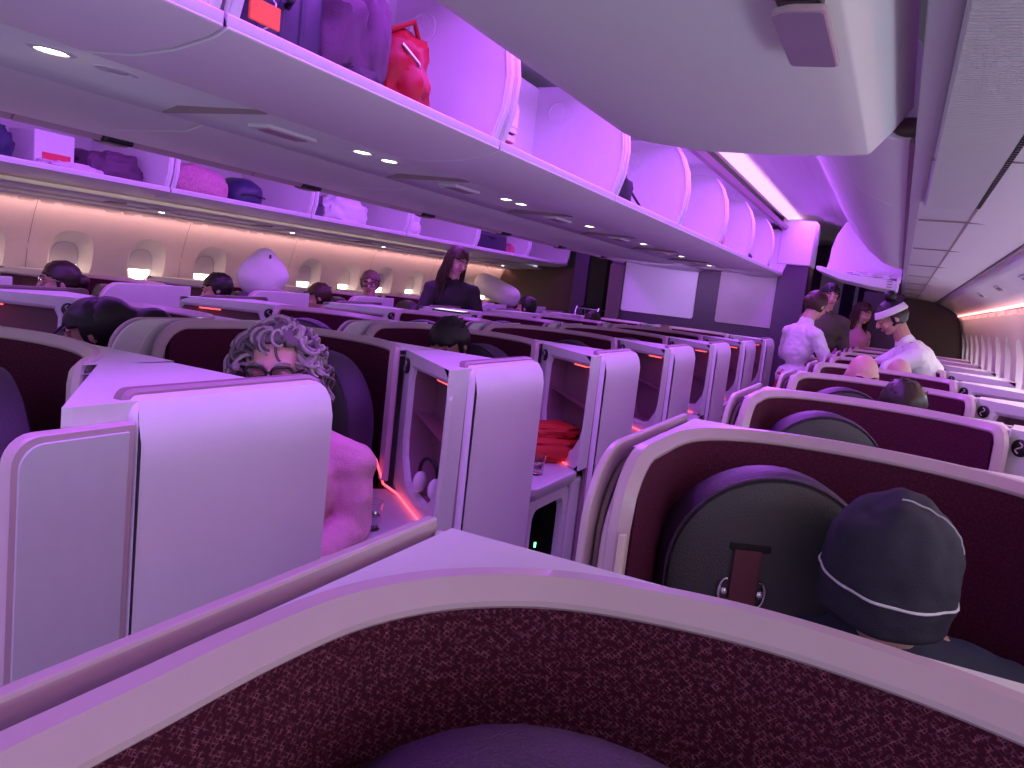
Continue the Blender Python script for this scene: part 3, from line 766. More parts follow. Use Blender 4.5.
# ------------------------------------------------------------------ bulkheads, galley
def panel(name, x0, x1, z0, z1, y, m, label, cat, th=.05, bevel=.004, parent=None):
    bm = NEW(); box(bm, ((x0+x1)/2, y+th/2, EYE+(z0+z1)/2), (x1-x0, th, z1-z0)); o = obj(name, bm, m, parent, bevel)
    return tag(o, label, cat) if parent is None else o
t = thing('centre_partition', 'dark plum partition at the end of the centre block with two lavender panels', 'partition', (0, 9.0, 0))
PAN = mat('frosted_panel', (.80, .74, .88), .28)
PAN2 = mat('woodgrain_panel', (.52, .40, .50), .3, noise_amt=.12, noise_scale=5)
bm = NEW(); box(bm, (-2.04, .06, 1.2), (2.20, .10, 2.4)); obj('wall_panel', bm, PLUM, t)
bm = NEW(); box(bm, (-3.05, -.02, .91), (.17, .06, 1.82)); obj('pillar', bm, mat('brown_pillar', (.13, .08, .09), .5), t, .005)
def face(nm, x0, x1, z0, z1, m):
    bm = NEW(); pr = rrect(x1-x0, z1-z0, .03, 4, (x0+x1)/2, EYE+(z0+z1)/2); loft(bm, [[(x, yy, z) for x, z in pr] for yy in (.005, -.012)]); return obj(nm, bm, m, t, .003)
face('light_panel', -2.96, -2.10, -.175, .48, PAN)
face('grain_panel', -1.85, -1.18, -.175, .40, PAN2)
t2 = thing('closet_column', 'tall closet column with purple upper panel beside the near aisle', 'column', (0, 8.95, 0))
bm = NEW(); box(bm, (-1.09, .25, .95), (.30, .5, 1.90+.24)); obj('lower_panel', bm, PLUM, t2, .004)
bm = NEW(); box(bm, (-1.10, .24, 2.235), (.34, .52, .48)); obj('upper_panel', bm, BINW, t2, .01)
# left bulkhead, behind far window column
tag(obj('side_partition', (lambda b: (loft(b, [[(x, y, EYE+z) for x, z in [(-5.30, -1.47), (-5.30, .0), (-5.22, .17), (-5.1, .20), (-4.65, .235), (-4.2, .28), (-4.06, .30), (-4.06, -1.47)]] for y in (10.35, 10.42)]), b)[1])(NEW()), BROWN), 'brown laminate partition closing the far window column', 'partition')
tag(obj('door_post', box(NEW(), (-3.93, 10.1, 1.2), (.20, .1, 2.4)), PLUM, None, .01), 'dark violet door post beside the brown partition', 'post')
tag(obj('galley_dark_sheet', box(NEW(), (-3.6, 12.0, 1.2), (1.3, .06, 2.4)), DARKGAP, None), 'black sheet giving the dark of the galley opening beyond the far aisle', 'wall')  # black sheet stands for the darkness inside the galley opening
t = thing('galley_trolley', 'metal service trolley standing in the dark galley opening', 'trolley', (-3.58, 9.7, 0))
bm = NEW(); box(bm, (0, 0, .52), (.30, .40, .98)); obj('trolley_body', bm, mat('trolley_dark', (.1, .08, .11), .4), t, .01)
for x in (-.15, .15):
    bm = NEW(); tube(bm, [(x, -.18, .9), (x, -.18, 1.22), (x, -.15, 1.26), (x, .15, 1.26), (x, .18, 1.22), (x, .18, .9)], .012, 8); obj('rail', bm, CHROME, t)
bm = NEW(); box(bm, (0, 0, 1.245), (.30, .30, .012)); obj('tray_top', bm, BRUSHED, t, .003)
for x, y in ((-.12, -.16), (.12, -.16), (-.12, .16), (.12, .16)):
    bm = NEW(); loft(bm, [[(x+dx, y+.028*math.cos(2*PI*i/14), .03+.028*math.sin(2*PI*i/14)) for i in range(14)] for dx in (-.01, .01)]); obj('wheel', bm, BLACK, t)
# right bulkhead and wardrobe past the aisle
tag(obj('side_partition', (lambda b: (loft(b, [[(x, y, EYE+z) for x, z in [(-.35, -1.47), (-.35, .9), (-.06, .9), (.0, .45), (.25, .39), (.5, .30), (.66, .20), (.75, -.05), (.80, -.4), (.80, -1.47)]] for y in (11.6, 11.68)]), b)[1])(NEW()), BROWN), 'dark maroon partition closing the right window column', 'partition')
tag(obj('wardrobe', box(NEW(), (-.20, 10.3, .92), (.42, .5, 1.84), None), PLUM, None, .01), 'dark plum wardrobe block at the end of the near aisle', 'wardrobe')
# aisle beyond: curtains, wall
t = thing('aisle_curtain', 'black curtain hanging at the end of the near aisle', 'curtain', (-.62, 10.6, 0))
bm = NEW(); pts = [(-.07+.14*k/24, .014*math.sin(k*1.9)) for k in range(25)]
loft(bm, [[(x+.05*(z-1)*.2, y, z) for x, y in pts] for z in (.05, .7, 1.4, 2.0)], close=False, caps=False); obj('curtain_cloth', bm, mat('curtain_black', (.02, .012, .03), .85), t, solid=.006)
t = thing('curtain_band', 'second black curtain, nearer the wardrobe', 'curtain', (-.44, 10.5, 0))
bm = NEW(); loft(bm, [[(x+.02, y, z) for x, y in pts[:18]] for z in (.05, 1.0, 1.93)], close=False, caps=False); obj('curtain_cloth', bm, MATS['curtain_black'], t, solid=.006)
tag(obj('service_door', box(NEW(), (-.78, 12.2, 1.05), (.62, .05, 2.1), None), WHITE, None, .02), 'pale service door with the cabin beyond it, end of near aisle', 'door')
tag(obj('galley_header', box(NEW(), (-.62, 11.6, 2.2), (.70, .05, .35), None), mat('galley_grey', (.35, .33, .42), .4), None, .02), 'grey header panel over the end of the near aisle', 'panel')
bm = NEW(); tube(bm, [(-.87, 11.565, 2.12), (-.70, 11.565, 2.04)], .013, 8); tag(obj('lamp_strip', bm, emis('orange_led', (1, .35, .1), 8)), 'small glowing orange lamp above the far end of the aisle', 'lamp')
bm = NEW(); ellip(bm, (-.76, 11.565, 2.21), (.05, .02, .03)); tag(obj('exit_lamp', bm, emis('teal_led', (.3, .9, .9), 5)), 'small teal lamp above the orange one at the aisle end', 'lamp')
struct(obj('wall_back', box(NEW(), (CX, 12.5, 1.3), (6.8, .05, 2.7)), PLUM))
# ------------------------------------------------------------------ people
def remesh(o, vox, it=2):
    r = o.modifiers.new('Remesh', 'REMESH'); r.mode = 'VOXEL'; r.voxel_size = vox; r.use_smooth_shade = True
    s = o.modifiers.new('Smooth', 'SMOOTH'); s.factor = .5; s.iterations = it
def lump(v, amp, sc, seed=0):
    return v*(1+amp*noise.noise(Vector(v)*sc+Vector((seed, seed*.7, 0))))
def hand(bm, w, d, side, r=1.0, curl=.5):
    """w wrist, d direction of the fingers; palm, four unequal fingers, thumb from the palm side"""
    w = Vector(w); d = Vector(d).normalized(); up = Vector((0, 0, 1))
    s = d.cross(up); s = s.normalized() if s.length > .1 else Vector((1, 0, 0)); n = s.cross(d)
    for k in (-1, 0, 1): capsule(bm, w+s*k*.017, w+d*.085+s*k*.024, .016, .015, 8)
    for i, L in enumerate((.062, .072, .068, .052)):
        b = w+d*.088+s*((i-1.5)*.019)*side
        m = b+d*L*.5-n*L*.15*curl; e = m+d*L*.42-n*L*.55*curl
        capsule(bm, b, m, .0095, .0088, 8); capsule(bm, m, e, .0088, .0075, 8)
    b = w+d*.03-s*.028*side; m = b+d*.03-s*.022*side-n*.012; e = m+d*.03-s*.004*side-n*.012
    capsule(bm, b, m, .0125, .0105, 8); capsule(bm, m, e, .0105, .009, 8)
def person(label, xy, z0=0, rz=0, sit=True, H=(0, -.03, 1.18), hr=(0, 0, 0), cloth=None, legs=None, skin='fair', hair='short', hm=None, arms=None, vox=.010, lean=None, sw=.185, extra=None, detail=True, bodyk=1.0, awake=False):
    """local frame faces -y; H = head centre; hr = head rotation (pitch, roll, yaw); arms = ((elbow),(wrist)) for left/right"""
    t = thing('person', label, 'person', (xy[0], xy[1], z0), rz)
    H = Vector(H); RH = Euler(hr, 'XYZ').to_matrix(); MH = Matrix.Translation(H) @ RH.to_4x4()
    pz = .50 if sit else .93
    pelvis = Vector((0, .04, pz)); neck = H+RH @ Vector((0, .025, -.10)); base = Vector((H.x*.75, H.y*.5+.05, H.z-.19))
    if lean: base = Vector(lean)
    mid = pelvis.lerp(base, .55)+Vector((0, .02, 0))
    ax = (base-pelvis).normalized()
    def trunk(bm, g):
        q = ax.to_track_quat('Z', 'Y').to_matrix()
        if abs(ax.z) > .999: q = Matrix.Identity(3)
        ellip(bm, pelvis, (.165+g, .125+g, .12+g), q); ellip(bm, mid, (.145*bodyk+g, .11*bodyk+g, .17), q)
        ellip(bm, base-ax*.13, (.17*bodyk+g, .115*bodyk+g, .17), q)
        for s in (-1, 1): capsule(bm, base-ax*.03, base-ax*.06+Vector((s*sw, 0, -.01)), .062+g, .058+g)
    A = {}
    for s in (-1, 1):
        sh = base-ax*.06+Vector((s*sw, 0, -.01))
        if arms and arms[0 if s < 0 else 1]: el, wr = [Vector(v) for v in arms[0 if s < 0 else 1]]
        else: el = sh+Vector((s*.045, .02, -.27)); wr = el+(Vector((-s*.06, -.22, .02)) if sit else Vector((0, -.07, -.24)))
        A[s] = (sh, el, wr)
    Lg = {}
    for s in (-1, 1):
        hip = pelvis+Vector((s*.09, 0, -.02))
        if sit: kn = hip+Vector((s*.02, -.43, -.01)); an = kn+Vector((0, -.06, -.41))
        else: kn = hip+Vector((0, -.01, -.43)); an = kn+Vector((0, .02, -.42))
        Lg[s] = (hip, kn, an)
    # --- body (skin): one continuous surface
    bm = NEW()
    def hp(p): return MH @ Vector(p)
    ellip(bm, hp((0, .012, .022)), (.074, .094, .090), RH, 24, 16)
    ellip(bm, hp((0, -.022, -.030)), (.060, .068, .078), RH, 24, 16)
    ellip(bm, hp((0, -.058, -.085)), (.026, .024, .022), RH)
    capsule(bm, hp((0, -.094, .012)), hp((0, -.112, -.022)), .009, .013, 10); ellip(bm, hp((0, -.106, -.026)), (.017, .012, .009), RH)
    for s in (-1, 1):
        ellip(bm, hp((s*.078, .012, -.008)), (.010, .020, .032), RH)
        ellip(bm, hp((s*.034, -.068, -.030)), (.022, .022, .022), RH)
        capsule(bm, hp((s*.012, -.088, .026)), hp((s*.050, -.072, .026)), .008, .008, 8)
    capsule(bm, hp((0, .02, -.06)), base, .054, .062)
    trunk(bm, 0)
    for s in (-1, 1):
        sh, el, wr = A[s]; capsule(bm, sh, el, .048, .040); capsule(bm, el, wr, .040, .027)
        hand(bm, wr+(wr-el).normalized()*.01, (wr-el), s)
        hip, kn, an = Lg[s]; capsule(bm, hip, kn, .085, .058); capsule(bm, kn, an, .054, .038)
    b = obj('body', bm, SKIN[skin], t); remesh(b, vox*.75 if detail else vox, 2)
    if detail:
        bm = NEW()
        for s in (-1, 1): ellip(bm, hp((s*.031, -.083, .006)), (.014, .009, .008), RH, 14, 8)
        obj('eyes' if awake else 'eyelids', bm, EYEW if awake else SKIN[skin], b)
        bm = NEW()
        for s in (-1, 1):
            if awake: ellip(bm, hp((s*.031, -.0905, .005)), (.006, .003, .006), RH, 12, 8)
            else: tube(bm, [hp((s*.031+x, -.0915+abs(x)*.3, -.001-.002*math.cos(x*120))) for x in (-.012, -.006, 0, .006, .012)], .0015, 5)
        obj('irises' if awake else 'lashes', bm, HAIRD, b)
        bm = NEW(); ellip(bm, hp((0, -.090, -.054)), (.024, .009, .0045), RH); ellip(bm, hp((0, -.089, -.061)), (.020, .009, .006), RH); obj('lips', bm, LIPS, b)
        bm = NEW()
        for s in (-1, 1): tube(bm, [hp((s*.014, -.099, .031)), hp((s*.032, -.095, .038)), hp((s*.051, -.078, .032))], .004, 6)
        obj('eyebrows', bm, hm or HAIRD, b)
    # --- clothing
    bm = NEW(); trunk(bm, .012)
    for s in (-1, 1):
        sh, el, wr = A[s]
        if cloth[1] == 'long': capsule(bm, sh, el, .066, .056); capsule(bm, el, el.lerp(wr, .95), .056, .040)
        else: capsule(bm, sh, sh.lerp(el, .72), .070, .062)
    capsule(bm, base, base+(neck-base)*.25, .072, .068)
    c = obj('top_garment', bm, cloth[0], t); remesh(c, vox, 2)
    tx = bpy.data.textures.get('folds') or bpy.data.textures.new('folds', 'CLOUDS'); tx.noise_scale = .07
    dm = c.modifiers.new('Displace', 'DISPLACE'); dm.texture = tx; dm.strength = .022; dm.mid_level = .5
    bm = NEW(); q = Matrix.Identity(3); ellip(bm, pelvis, (.175, .135, .125), q)
    for s in (-1, 1):
        hip, kn, an = Lg[s]; capsule(bm, hip, kn, .098, .074); capsule(bm, kn, an, .072, .056)
    if legs and legs[1] == 'skirt': ellip(bm, pelvis+Vector((0, 0, -.22)), (.19, .15, .34), q)
    l = obj('trousers' if not (legs and legs[1] == 'skirt') else 'skirt', bm, legs[0] if legs else mat('dark_trousers', (.03, .03, .045), .8), t); remesh(l, .014, 2)
    bm = NEW()
    for s in (-1, 1):
        an = Lg[s][2]; zc = .045
        ellip(bm, (an.x, an.y-.05, zc), (.045, .13, .045))
    obj('shoes', bm, BLACK, t)
    # --- hair
    hm = hm or HAIRD
    rnd = random.Random(len(label))
    def cap(k=1.0, face=True, z_low=-.07, fz=.052, amp=.03):
        bm = NEW(); vs = ellip(bm, (0, 0, 0), (1, 1, 1), None, 36, 24)
        kill = []
        for v in vs:
            p = Vector((v.co.x*.084*k, v.co.y*.103*k+.014, v.co.z*.100*k+.022))
            p = p+v.co*amp*.25*noise.noise(v.co*4+Vector((3, 1, len(label))))
            if (face and p.y < -.030 and p.z < fz-.4*abs(p.x)) or p.z < z_low: kill.append(v)
            v.co = hp(p)
        bmesh.ops.delete(bm, geom=kill, context='VERTS'); return bm
    if hair in ('short', 'bun', 'long', 'curly', 'band', 'pony'):
        o = obj('hair', cap(1.0, fz=.052 if hair != 'curly' else .082, z_low=-.06 if hair in ('short', 'bun', 'band', 'pony') else -.09), hm if hair != 'curly' else mat('hair_ash', (.13, .10, .11), .5), t, solid=.012)
        if hair in ('bun', 'band'):
            bm = NEW(); c0 = (0, .118, .0) if hair == 'bun' else (0, .05, .15)
            vs = ellip(bm, hp(c0), (.045, .042, .042), RH, 20, 14)
            obj('hair_bun', bm, hm, t)
        if hair == 'pony':
            bm = NEW(); ellip(bm, hp((0, .135, .0)), (.055, .055, .06), RH); ellip(bm, hp((.0, .20, -.03)), (.06, .085, .07), RH); ellip(bm, hp((0, .06, .02)), (.092, .10, .10), RH)
            remesh(obj('ponytail', bm, hm, t), .010, 3)
        if hair == 'short':
            bm = NEW()
            for k in range(70):
                a = rnd.uniform(0, 2*PI); e = rnd.uniform(.35, 1.45)
                d = Vector((math.cos(a)*math.cos(e), math.sin(a)*math.cos(e), math.sin(e)))
                p = Vector((d.x*.082, d.y*.100+.014, d.z*.098+.022)); q = p+Vector((rnd.uniform(-.02, .02), rnd.uniform(.0, .03), rnd.uniform(-.014, .004)))+d*.003
                tube(bm, [hp(p), hp((p+q)/2+d*.005), hp(q)], .004, 5, rfun=lambda s: .0055*(1-.7*s))
            obj('hair_locks', bm, hm, t)
        if hair == 'long':
            bm = NEW()
            for k in range(110):
                a = rnd.uniform(-.45, PI+.45); s0 = Vector((math.cos(a)*.06, math.sin(a)*.07+.01, .10-rnd.uniform(0, .03)))
                m = Vector((math.cos(a)*.092, math.sin(a)*.105+.012, rnd.uniform(-.02, .03)))
                L = rnd.uniform(.26, .42); e = Vector((m.x*1.25+rnd.uniform(-.02, .02), m.y*.9+rnd.uniform(-.02, .03), -L))
                if abs(m.x) > .05: e.y -= .03
                ph = rnd.uniform(0, 6); P = catmull([s0, m, m.lerp(e, .5)+Vector((.012*math.sin(ph), .012*math.cos(ph), 0)), e], 5)
                P = [p+Vector((.006*math.sin(i*1.3+ph), .006*math.cos(i*1.1+ph), 0)) for i, p in enumerate(P)]
                tube(bm, [hp(p) for p in P], .008, 5, rfun=lambda s: .0095*(1-.75*s))
            obj('hair_locks', bm, hm, t)
        if hair == 'curly':
            for cm, N_ in ((hm, 150), (mat('hair_ash', (.13, .10, .11), .5), 110)):
                bm = NEW()
                for k in range(N_):
                    a = rnd.uniform(-.75, PI+.75); e = rnd.uniform(-.30, 1.5)
                    if rnd.random() < .34: a = rnd.uniform(0, 2*PI); e = rnd.uniform(.85, 1.5)
                    d = Vector((math.cos(a)*math.cos(e), math.sin(a)*math.cos(e), math.sin(e)))
                    s0 = Vector((d.x*.078, d.y*.098+.014, d.z*.096+.022))
                    L = rnd.uniform(.08, .15)*(1 if d.y > -.1 else .42); out = Vector((d.x, d.y*.6, .10)).normalized()
                    ph = rnd.uniform(0, 6); P = []
                    w = rnd.uniform(.009, .015)
                    for i in range(15):
                        s = i/14; c1 = s0+out*((.050 if e < .7 else .026)*math.sin(min(1, s*1.4)*PI/2))+Vector((0, 0, -L*s*s))
                        P.append(hp(c1+Vector((w*math.cos(ph+s*8), w*math.sin(ph+s*8)*.7, w*math.sin(ph+s*8)))))
                    tube(bm, P, .005, 5, rfun=lambda s: .0068*(1-.5*s))
                obj('curls', bm, cm, t)
    if extra: extra(t, hp, RH, b)
    return t
def glasses(t, hp, RH, b, frame=None):
    g = link(bpy.data.objects.new('glasses', None)); g.parent = t
    bm = NEW()
    for s in (-1, 1):
        pts = [hp((s*.034+x, -.104+abs(s*.034+x)*.12, .004+y)) for x, y in rrect(.056, .044, .016, 4)]
        pts.append(pts[0]); tube(bm, pts, .0042, 6, caps=False)
        tube(bm, [hp((s*.062, -.097, .012)), hp((s*.080, -.06, .012)), hp((s*.083, .01, .008))], .0028, 6)
    tube(bm, [hp((-.008, -.104, .012)), hp((0, -.108, .015)), hp((.008, -.104, .012))], .0028, 6)
    f = obj('glasses_frame', bm, frame or BLACK, t)
    bm = NEW()
    for s in (-1, 1): bm.faces.new([bm.verts.new(hp((s*.034+x, -.103+abs(s*.034+x)*.12, .004+y))) for x, y in rrect(.053, .041, .015, 4)])
    obj('lenses', bm, GLASS, f, smooth=False, recalc=False)
    bpy.data.objects.remove(g)
C_ = lambda n, c, r=.8, **k: mat(n, c, r, **k)
PINKS = C_('pink_knit', (.70, .36, .46), bump=.3); CW = C_('white_cotton', (.80, .78, .80)); CD = C_('dark_jersey', (.035, .020, .035)); CN = C_('navy_cotton', (.03, .035, .07))
# the beanie wearer in the nearest right-hand suite behind ours
def beanie(t, hp, RH, b):
    def shp(v):
        z = v.z; p = Vector((v.x, v.y, v.z))
        k = 1+.07*noise.noise(v*2.4+Vector((5, 2, 0)))+.035*noise.noise(Vector((v.x*4, v.y*4, v.z*9)))
        if z > .45: k *= 1+.07*math.sin(v.x*5+1)*(z-.45)
        return Vector((p.x*k, p.y*k, p.z*(k if z > 0 else 1)))
    bm = NEW(); vs = ellip(bm, (0, 0, 0), (1, 1, 1), None, 64, 44, shp)
    kill = []
    for v in vs:
        c = v.co.copy(); z = c.z; f = 1.0
        if z < 0: k = 1/max(.45, math.sqrt(max(.02, 1-min(.95, z*z)))); c.x *= k; c.y *= k; f = 1-.10*z*z
        L_ = Vector((c.x*.106*f, c.y*.122*f-.002, c.z*.122+.030))
        if L_.z < -.062: kill.append(v)
        v.co = hp(L_)
    bmesh.ops.delete(bm, geom=kill, context='VERTS')
    bo = obj('beanie', bm, C_('beanie_knit', (.030, .026, .050), .8, bump=.4, bump_scale=500), t, solid=.006)
    def surf(v, k=1.0):
        c = shp(v); z = c.z; f = 1.0
        if z < 0: kk = 1/max(.45, math.sqrt(max(.02, 1-min(.95, z*z)))); c.x *= kk; c.y *= kk; f = 1-.10*z*z
        return hp((c.x*.106*f*k, c.y*.122*f*k-.002, c.z*.122*(k if z > 0 else 1)+.030))
    def line(nm, vs_, w, m):
        bm = NEW(); tube(bm, [surf(v, 1.03) for v in vs_], w, 6, caps=False); obj(nm, bm, m, bo)
    line('reflective_stripe', [Vector((math.cos(2*PI*i/60)*.977, math.sin(2*PI*i/60)*.977, -.21)) for i in range(61)], .0026, C_('stripe_grey', (.75, .72, .78), .4))
    line('seam', [Vector((math.cos(PI*(.14+.40*i/24)), -.25, math.sin(PI*(.14+.40*i/24)))).normalized() for i in range(25)], .0018, C_('seam_grey', (.45, .40, .50), .6))
person('person bowed forward wearing a dark beanie with one thin pale stripe', (.10, 1.64), rz=.10, H=(-.065, -.15, 1.040), hr=(.10, .03, .10), cloth=(CN, 'long'), skin='fair', hair='none', extra=beanie, vox=.010, lean=(-.01, -.04, .90))
# the curly haired woman
def g1(t, hp, RH, b): glasses(t, hp, RH, b)
person('person with curly grey hair, black glasses and a pink top, looking down', (-1.465, 1.71), rz=.38, H=(-.03, -.07, 1.172), hr=(.12, -.08, .10), cloth=(PINKS, 'long'), skin='pink', hair='curly', hm=HAIRG, extra=g1, vox=.009, arms=(((-.26, -.05, .72), (-.12, -.28, .66)), ((.190, .0, .74), (.08, -.24, .66))))
person('person with dark hair tied back, lying low behind the nearest burgundy shell', (-2.66, 2.06), rz=-.65, H=(.0, -.08, 1.11), hr=(.35, .1, -.2), cloth=(CD, 'long'), skin='tan', hair='pony', hm=HAIRB, vox=.012)
person('person with black tousled hair, forehead just above the second cabinet', (-1.88, 3.30), rz=-.1, H=(0, -.06, 1.15), hr=(.62, 0, 0), cloth=(CN, 'long'), skin='tan', hair='short', hm=HAIRB, vox=.012)
person('person in profile with dark hair and clear glasses, at the left edge', (-4.45, 3.12), rz=-.50, H=(0, -.06, 1.17), hr=(.1, 0, -.05), cloth=(CD, 'long'), skin='fair', hair='bun', hm=HAIRD, vox=.012, extra=lambda t, hp, RH, b: glasses(t, hp, RH, b, CHROME))
person('person seated by the far windows, only dark hair showing left of the upright pillow', (-4.55, 4.40), rz=-.9, H=(0, -.04, 1.17), hr=(.3, 0, 0), cloth=(CD, 'long'), skin='fair', hair='short', hm=HAIRB, vox=.014)
person('person with brown hair low by the far windows, right of the upright pillow', (-4.55, 5.55), rz=-.9, H=(0, -.04, 1.15), hr=(.3, 0, 0), cloth=(CD, 'long'), skin='fair', hair='short', hm=HAIRBR, vox=.014)
person('person with swept sandy hair and dark glasses by the far windows', (-4.42, 6.05), rz=.45, H=(0, -.04, 1.31), hr=(.05, 0, .1), cloth=(CN, 'long'), skin='fair', hair='short', hm=HAIRM, vox=.012, extra=glasses, awake=True)
person('person standing in the far aisle with long brown hair and dark top', (-3.52, 6.0), rz=.75, sit=False, H=(0, -.10, 1.60), hr=(.38, 0, .45), cloth=(CD, 'long'), skin='pink', hair='long', hm=HAIRBR, vox=.010, arms=(((-.28, -.10, 1.08), (-.22, -.34, 1.12)), ((.26, -.06, 1.08), (.14, -.30, 1.05))))
person('person with short black hair facing left in the far aisle column', (-3.55, 7.75), rz=-1.2, H=(0, -.05, 1.22), hr=(.1, 0, -.3), cloth=(CN, 'long'), skin='pink', hair='short', hm=HAIRB, vox=.014)
person('person with dark hair, head just above the rear centre shells', (-2.9, 7.95), rz=0, H=(0, -.03, 1.14), hr=(.2, 0, 0), cloth=(CN, 'long'), skin='tan', hair='short', hm=HAIRD, vox=.014)
person('person with flushed bald head near the plum partition', (-1.95, 7.35), rz=0, H=(0, -.03, 1.13), hr=(.3, 0, 0), cloth=(CN, 'long'), skin='pink', hair='none', vox=.014)
person('cabin attendant standing in the near aisle, pale shirt, hair in low bun', (-.72, 7.3), rz=2.35, sit=False, H=(.0, -.08, 1.575), hr=(.30, 0, .2), cloth=(CW, 'long'), legs=(REDM, 'skirt'), skin='fair', hair='bun', hm=HAIRBR, vox=.009, sw=.165, bodyk=.9, arms=(((-.24, -.06, 1.14), (-.16, -.28, 1.12)), ((.25, -.02, 1.12), (.16, -.26, 1.10))))
person('person in dark clothes standing just beyond the cabin attendant', (-.66, 8.5), rz=.3, sit=False, H=(0, -.04, 1.70), hr=(.2, 0, 0), cloth=(C_('olive_top', (.10, .09, .06)), 'long'), skin='pink', hair='short', hm=HAIRB, vox=.014)
person('person in a pink top at the end of the near aisle', (-.42, 9.7), rz=.9, sit=False, H=(0, -.06, 1.58), hr=(.3, 0, 0), cloth=(C_('rose_top', (.62, .22, .45)), 'long'), skin='fair', hair='long', hm=HAIRBR, vox=.014)
def band(t, hp, RH, b):
    bm = NEW(); rings = []
    for z, k in ((.028, 1.0), (.034, 1.03), (.070, 1.0), (.075, .96)):
        rings.append([hp((math.cos(2*PI*i/30)*.094*k*math.sqrt(1-((z-.02)/.12)**2), math.sin(2*PI*i/30)*.114*k*math.sqrt(1-((z-.02)/.12)**2)+.012, z)) for i in range(30)])
    loft(bm, rings, caps=False); obj('headband', bm, C_('headband_white', (.72, .72, .66)), t, solid=.004)
person('person in a white tee and pale headband leaning over the right-hand seats', (.30, 6.45), rz=-1.35, sit=False, H=(.0, -.36, 1.53), hr=(.55, 0, .0), cloth=(CW, 'short'), skin='tan', hair='band', hm=HAIRB, vox=.009, lean=(0, -.23, 1.34), arms=(((-.24, -.40, 1.12), (-.18, -.58, 1.08)), ((.24, -.44, 1.12), (.12, -.62, 1.10))), extra=band, bodyk=1.1, sw=.19)
person('bald person seated in the right-hand column, shiny pink crown', (-.14, 4.62), rz=.3, H=(0, -.04, 1.19), hr=(.35, 0, 0), cloth=(CN, 'long'), skin='pink', hair='none', vox=.010, detail=True)
person('second bald person further back in the right-hand column', (.04, 5.78), rz=.3, H=(0, -.04, 1.15), hr=(.35, 0, 0), cloth=(CN, 'long'), skin='fair', hair='none', vox=.012)
person('person with dark hair low in the third suite of the right column', (.05, 3.75), rz=.3, H=(.0, -.06, 1.13), hr=(.45, 0, 0), cloth=(CD, 'long'), skin='tan', hair='short', hm=HAIRD, vox=.012)
# ------------------------------------------------------------------ luggage and loose things
def blob(name, c, r, m, parent=None, amp=.18, sc=2.2, seed=0, sq=.75, rot=None, fold=0, flat=True, seg=40):
    bm = NEW()
    def fn(v):
        q = Vector([math.copysign(abs(a)**sq, a) for a in v])
        k = 1+amp*noise.noise(v*sc+Vector((seed, 2*seed, seed)))+amp*.4*noise.noise(v*sc*2.7+Vector((seed, 0, 7)))
        if fold: k += fold*abs(math.sin(4*v.x+3*v.z+3*noise.noise(v*1.5+Vector((seed, 0, 0)))))
        q = q*k
        if flat: q.z = max(q.z, -.92)
        return q
    ellip(bm, c, r, rot, seg, seg//2+6, fn)
    return obj(name, bm, m, parent)
FZ = EYE+.392         # floor of the centre bins
t = thing('suitcase', 'black ribbed suitcase with an orange luggage tag, nearest overhead bin', 'suitcase', (-1.44, 1.33, FZ))
SC = mat('suitcase_shell', (.045, .035, .075), .4)
bm = NEW(); pr = rrect(.30, .24, .05, 5, 0, .125)
loft(bm, [[(x*k, y, .125+(z-.125)*k) for x, z in pr] for y, k in ((-.17, .88), (-.155, .97), (-.14, 1), (.15, 1), (.165, .97), (.18, .88))]); obj('case', bm, SC, t, .004)
for k in range(4):
    bm = NEW(); pz = rrect(.306, .246, .05, 5, 0, .125); y = -.10+.065*k
    loft(bm, [[(x, y+d, z) for x, z in pz] for d in (-.008, .008)]); obj('rib', bm, SC, t, .003)
bm = NEW(); tube(bm, [(.152, -.11, .14), (.175, -.10, .15), (.178, .03, .15), (.155, .04, .14)], .009, 8); obj('handle', bm, BLACK, t)
bm = NEW(); tube(bm, [(.165, -.04, .15), (.19, -.03, .12), (.205, -.05, .07), (.195, -.08, .05)], .002, 6); tg = obj('tag_loop', bm, WHITE, t)
bm = NEW(); box(bm, (.205, -.075, .085), (.006, .085, .045), None); obj('luggage_tag', bm, mat('orange_card', (.95, .20, .03), .5), tg, .002)
JK = mat('plum_jacket', (.11, .045, .10), .6, bump=.15)
t = thing('jacket', 'plum puffer jacket stuffed beside the black suitcase', 'jacket', (-1.42, 1.62, FZ))
blob('body_panel', (0, -.03, .14), (.17, .085, .15), JK, t, .16, 2.6, 3, .85, fold=.10)
blob('sleeve', (.10, .05, .15), (.075, .06, .16), JK, t, .12, 2.6, 5, .95, fold=.09)
blob('hood', (-.02, .12, .17), (.14, .055, .13), JK, t, .16, 2.6, 9, .9, fold=.1)
blob('lining', (.10, .0, .045), (.085, .08, .045), mat('dark_lining', (.05, .035, .05), .7), t, .2, 3, 4)
t = thing('bag', 'bright red soft bag slumped next to the plum jacket', 'bag', (-1.39, 1.87, FZ))
RB = mat('red_nylon', (.42, .008, .02), .45, bump=.1)
blob('pouch', (.0, 0, .115), (.14, .085, .125), RB, t, .22, 2.0, 12, .8, fold=.06)
bm = NEW(); tube(bm, [(.10, -.06, .20), (.13, -.02, .16), (.135, .02, .10), (.12, .04, .05)], .004, 6); obj('zip', bm, CHROME, t)
bm = NEW(); tube(bm, [(.05, -.05, .24), (.09, 0, .275), (.08, .05, .23)], .008, 6); obj('strap', bm, RB, t)
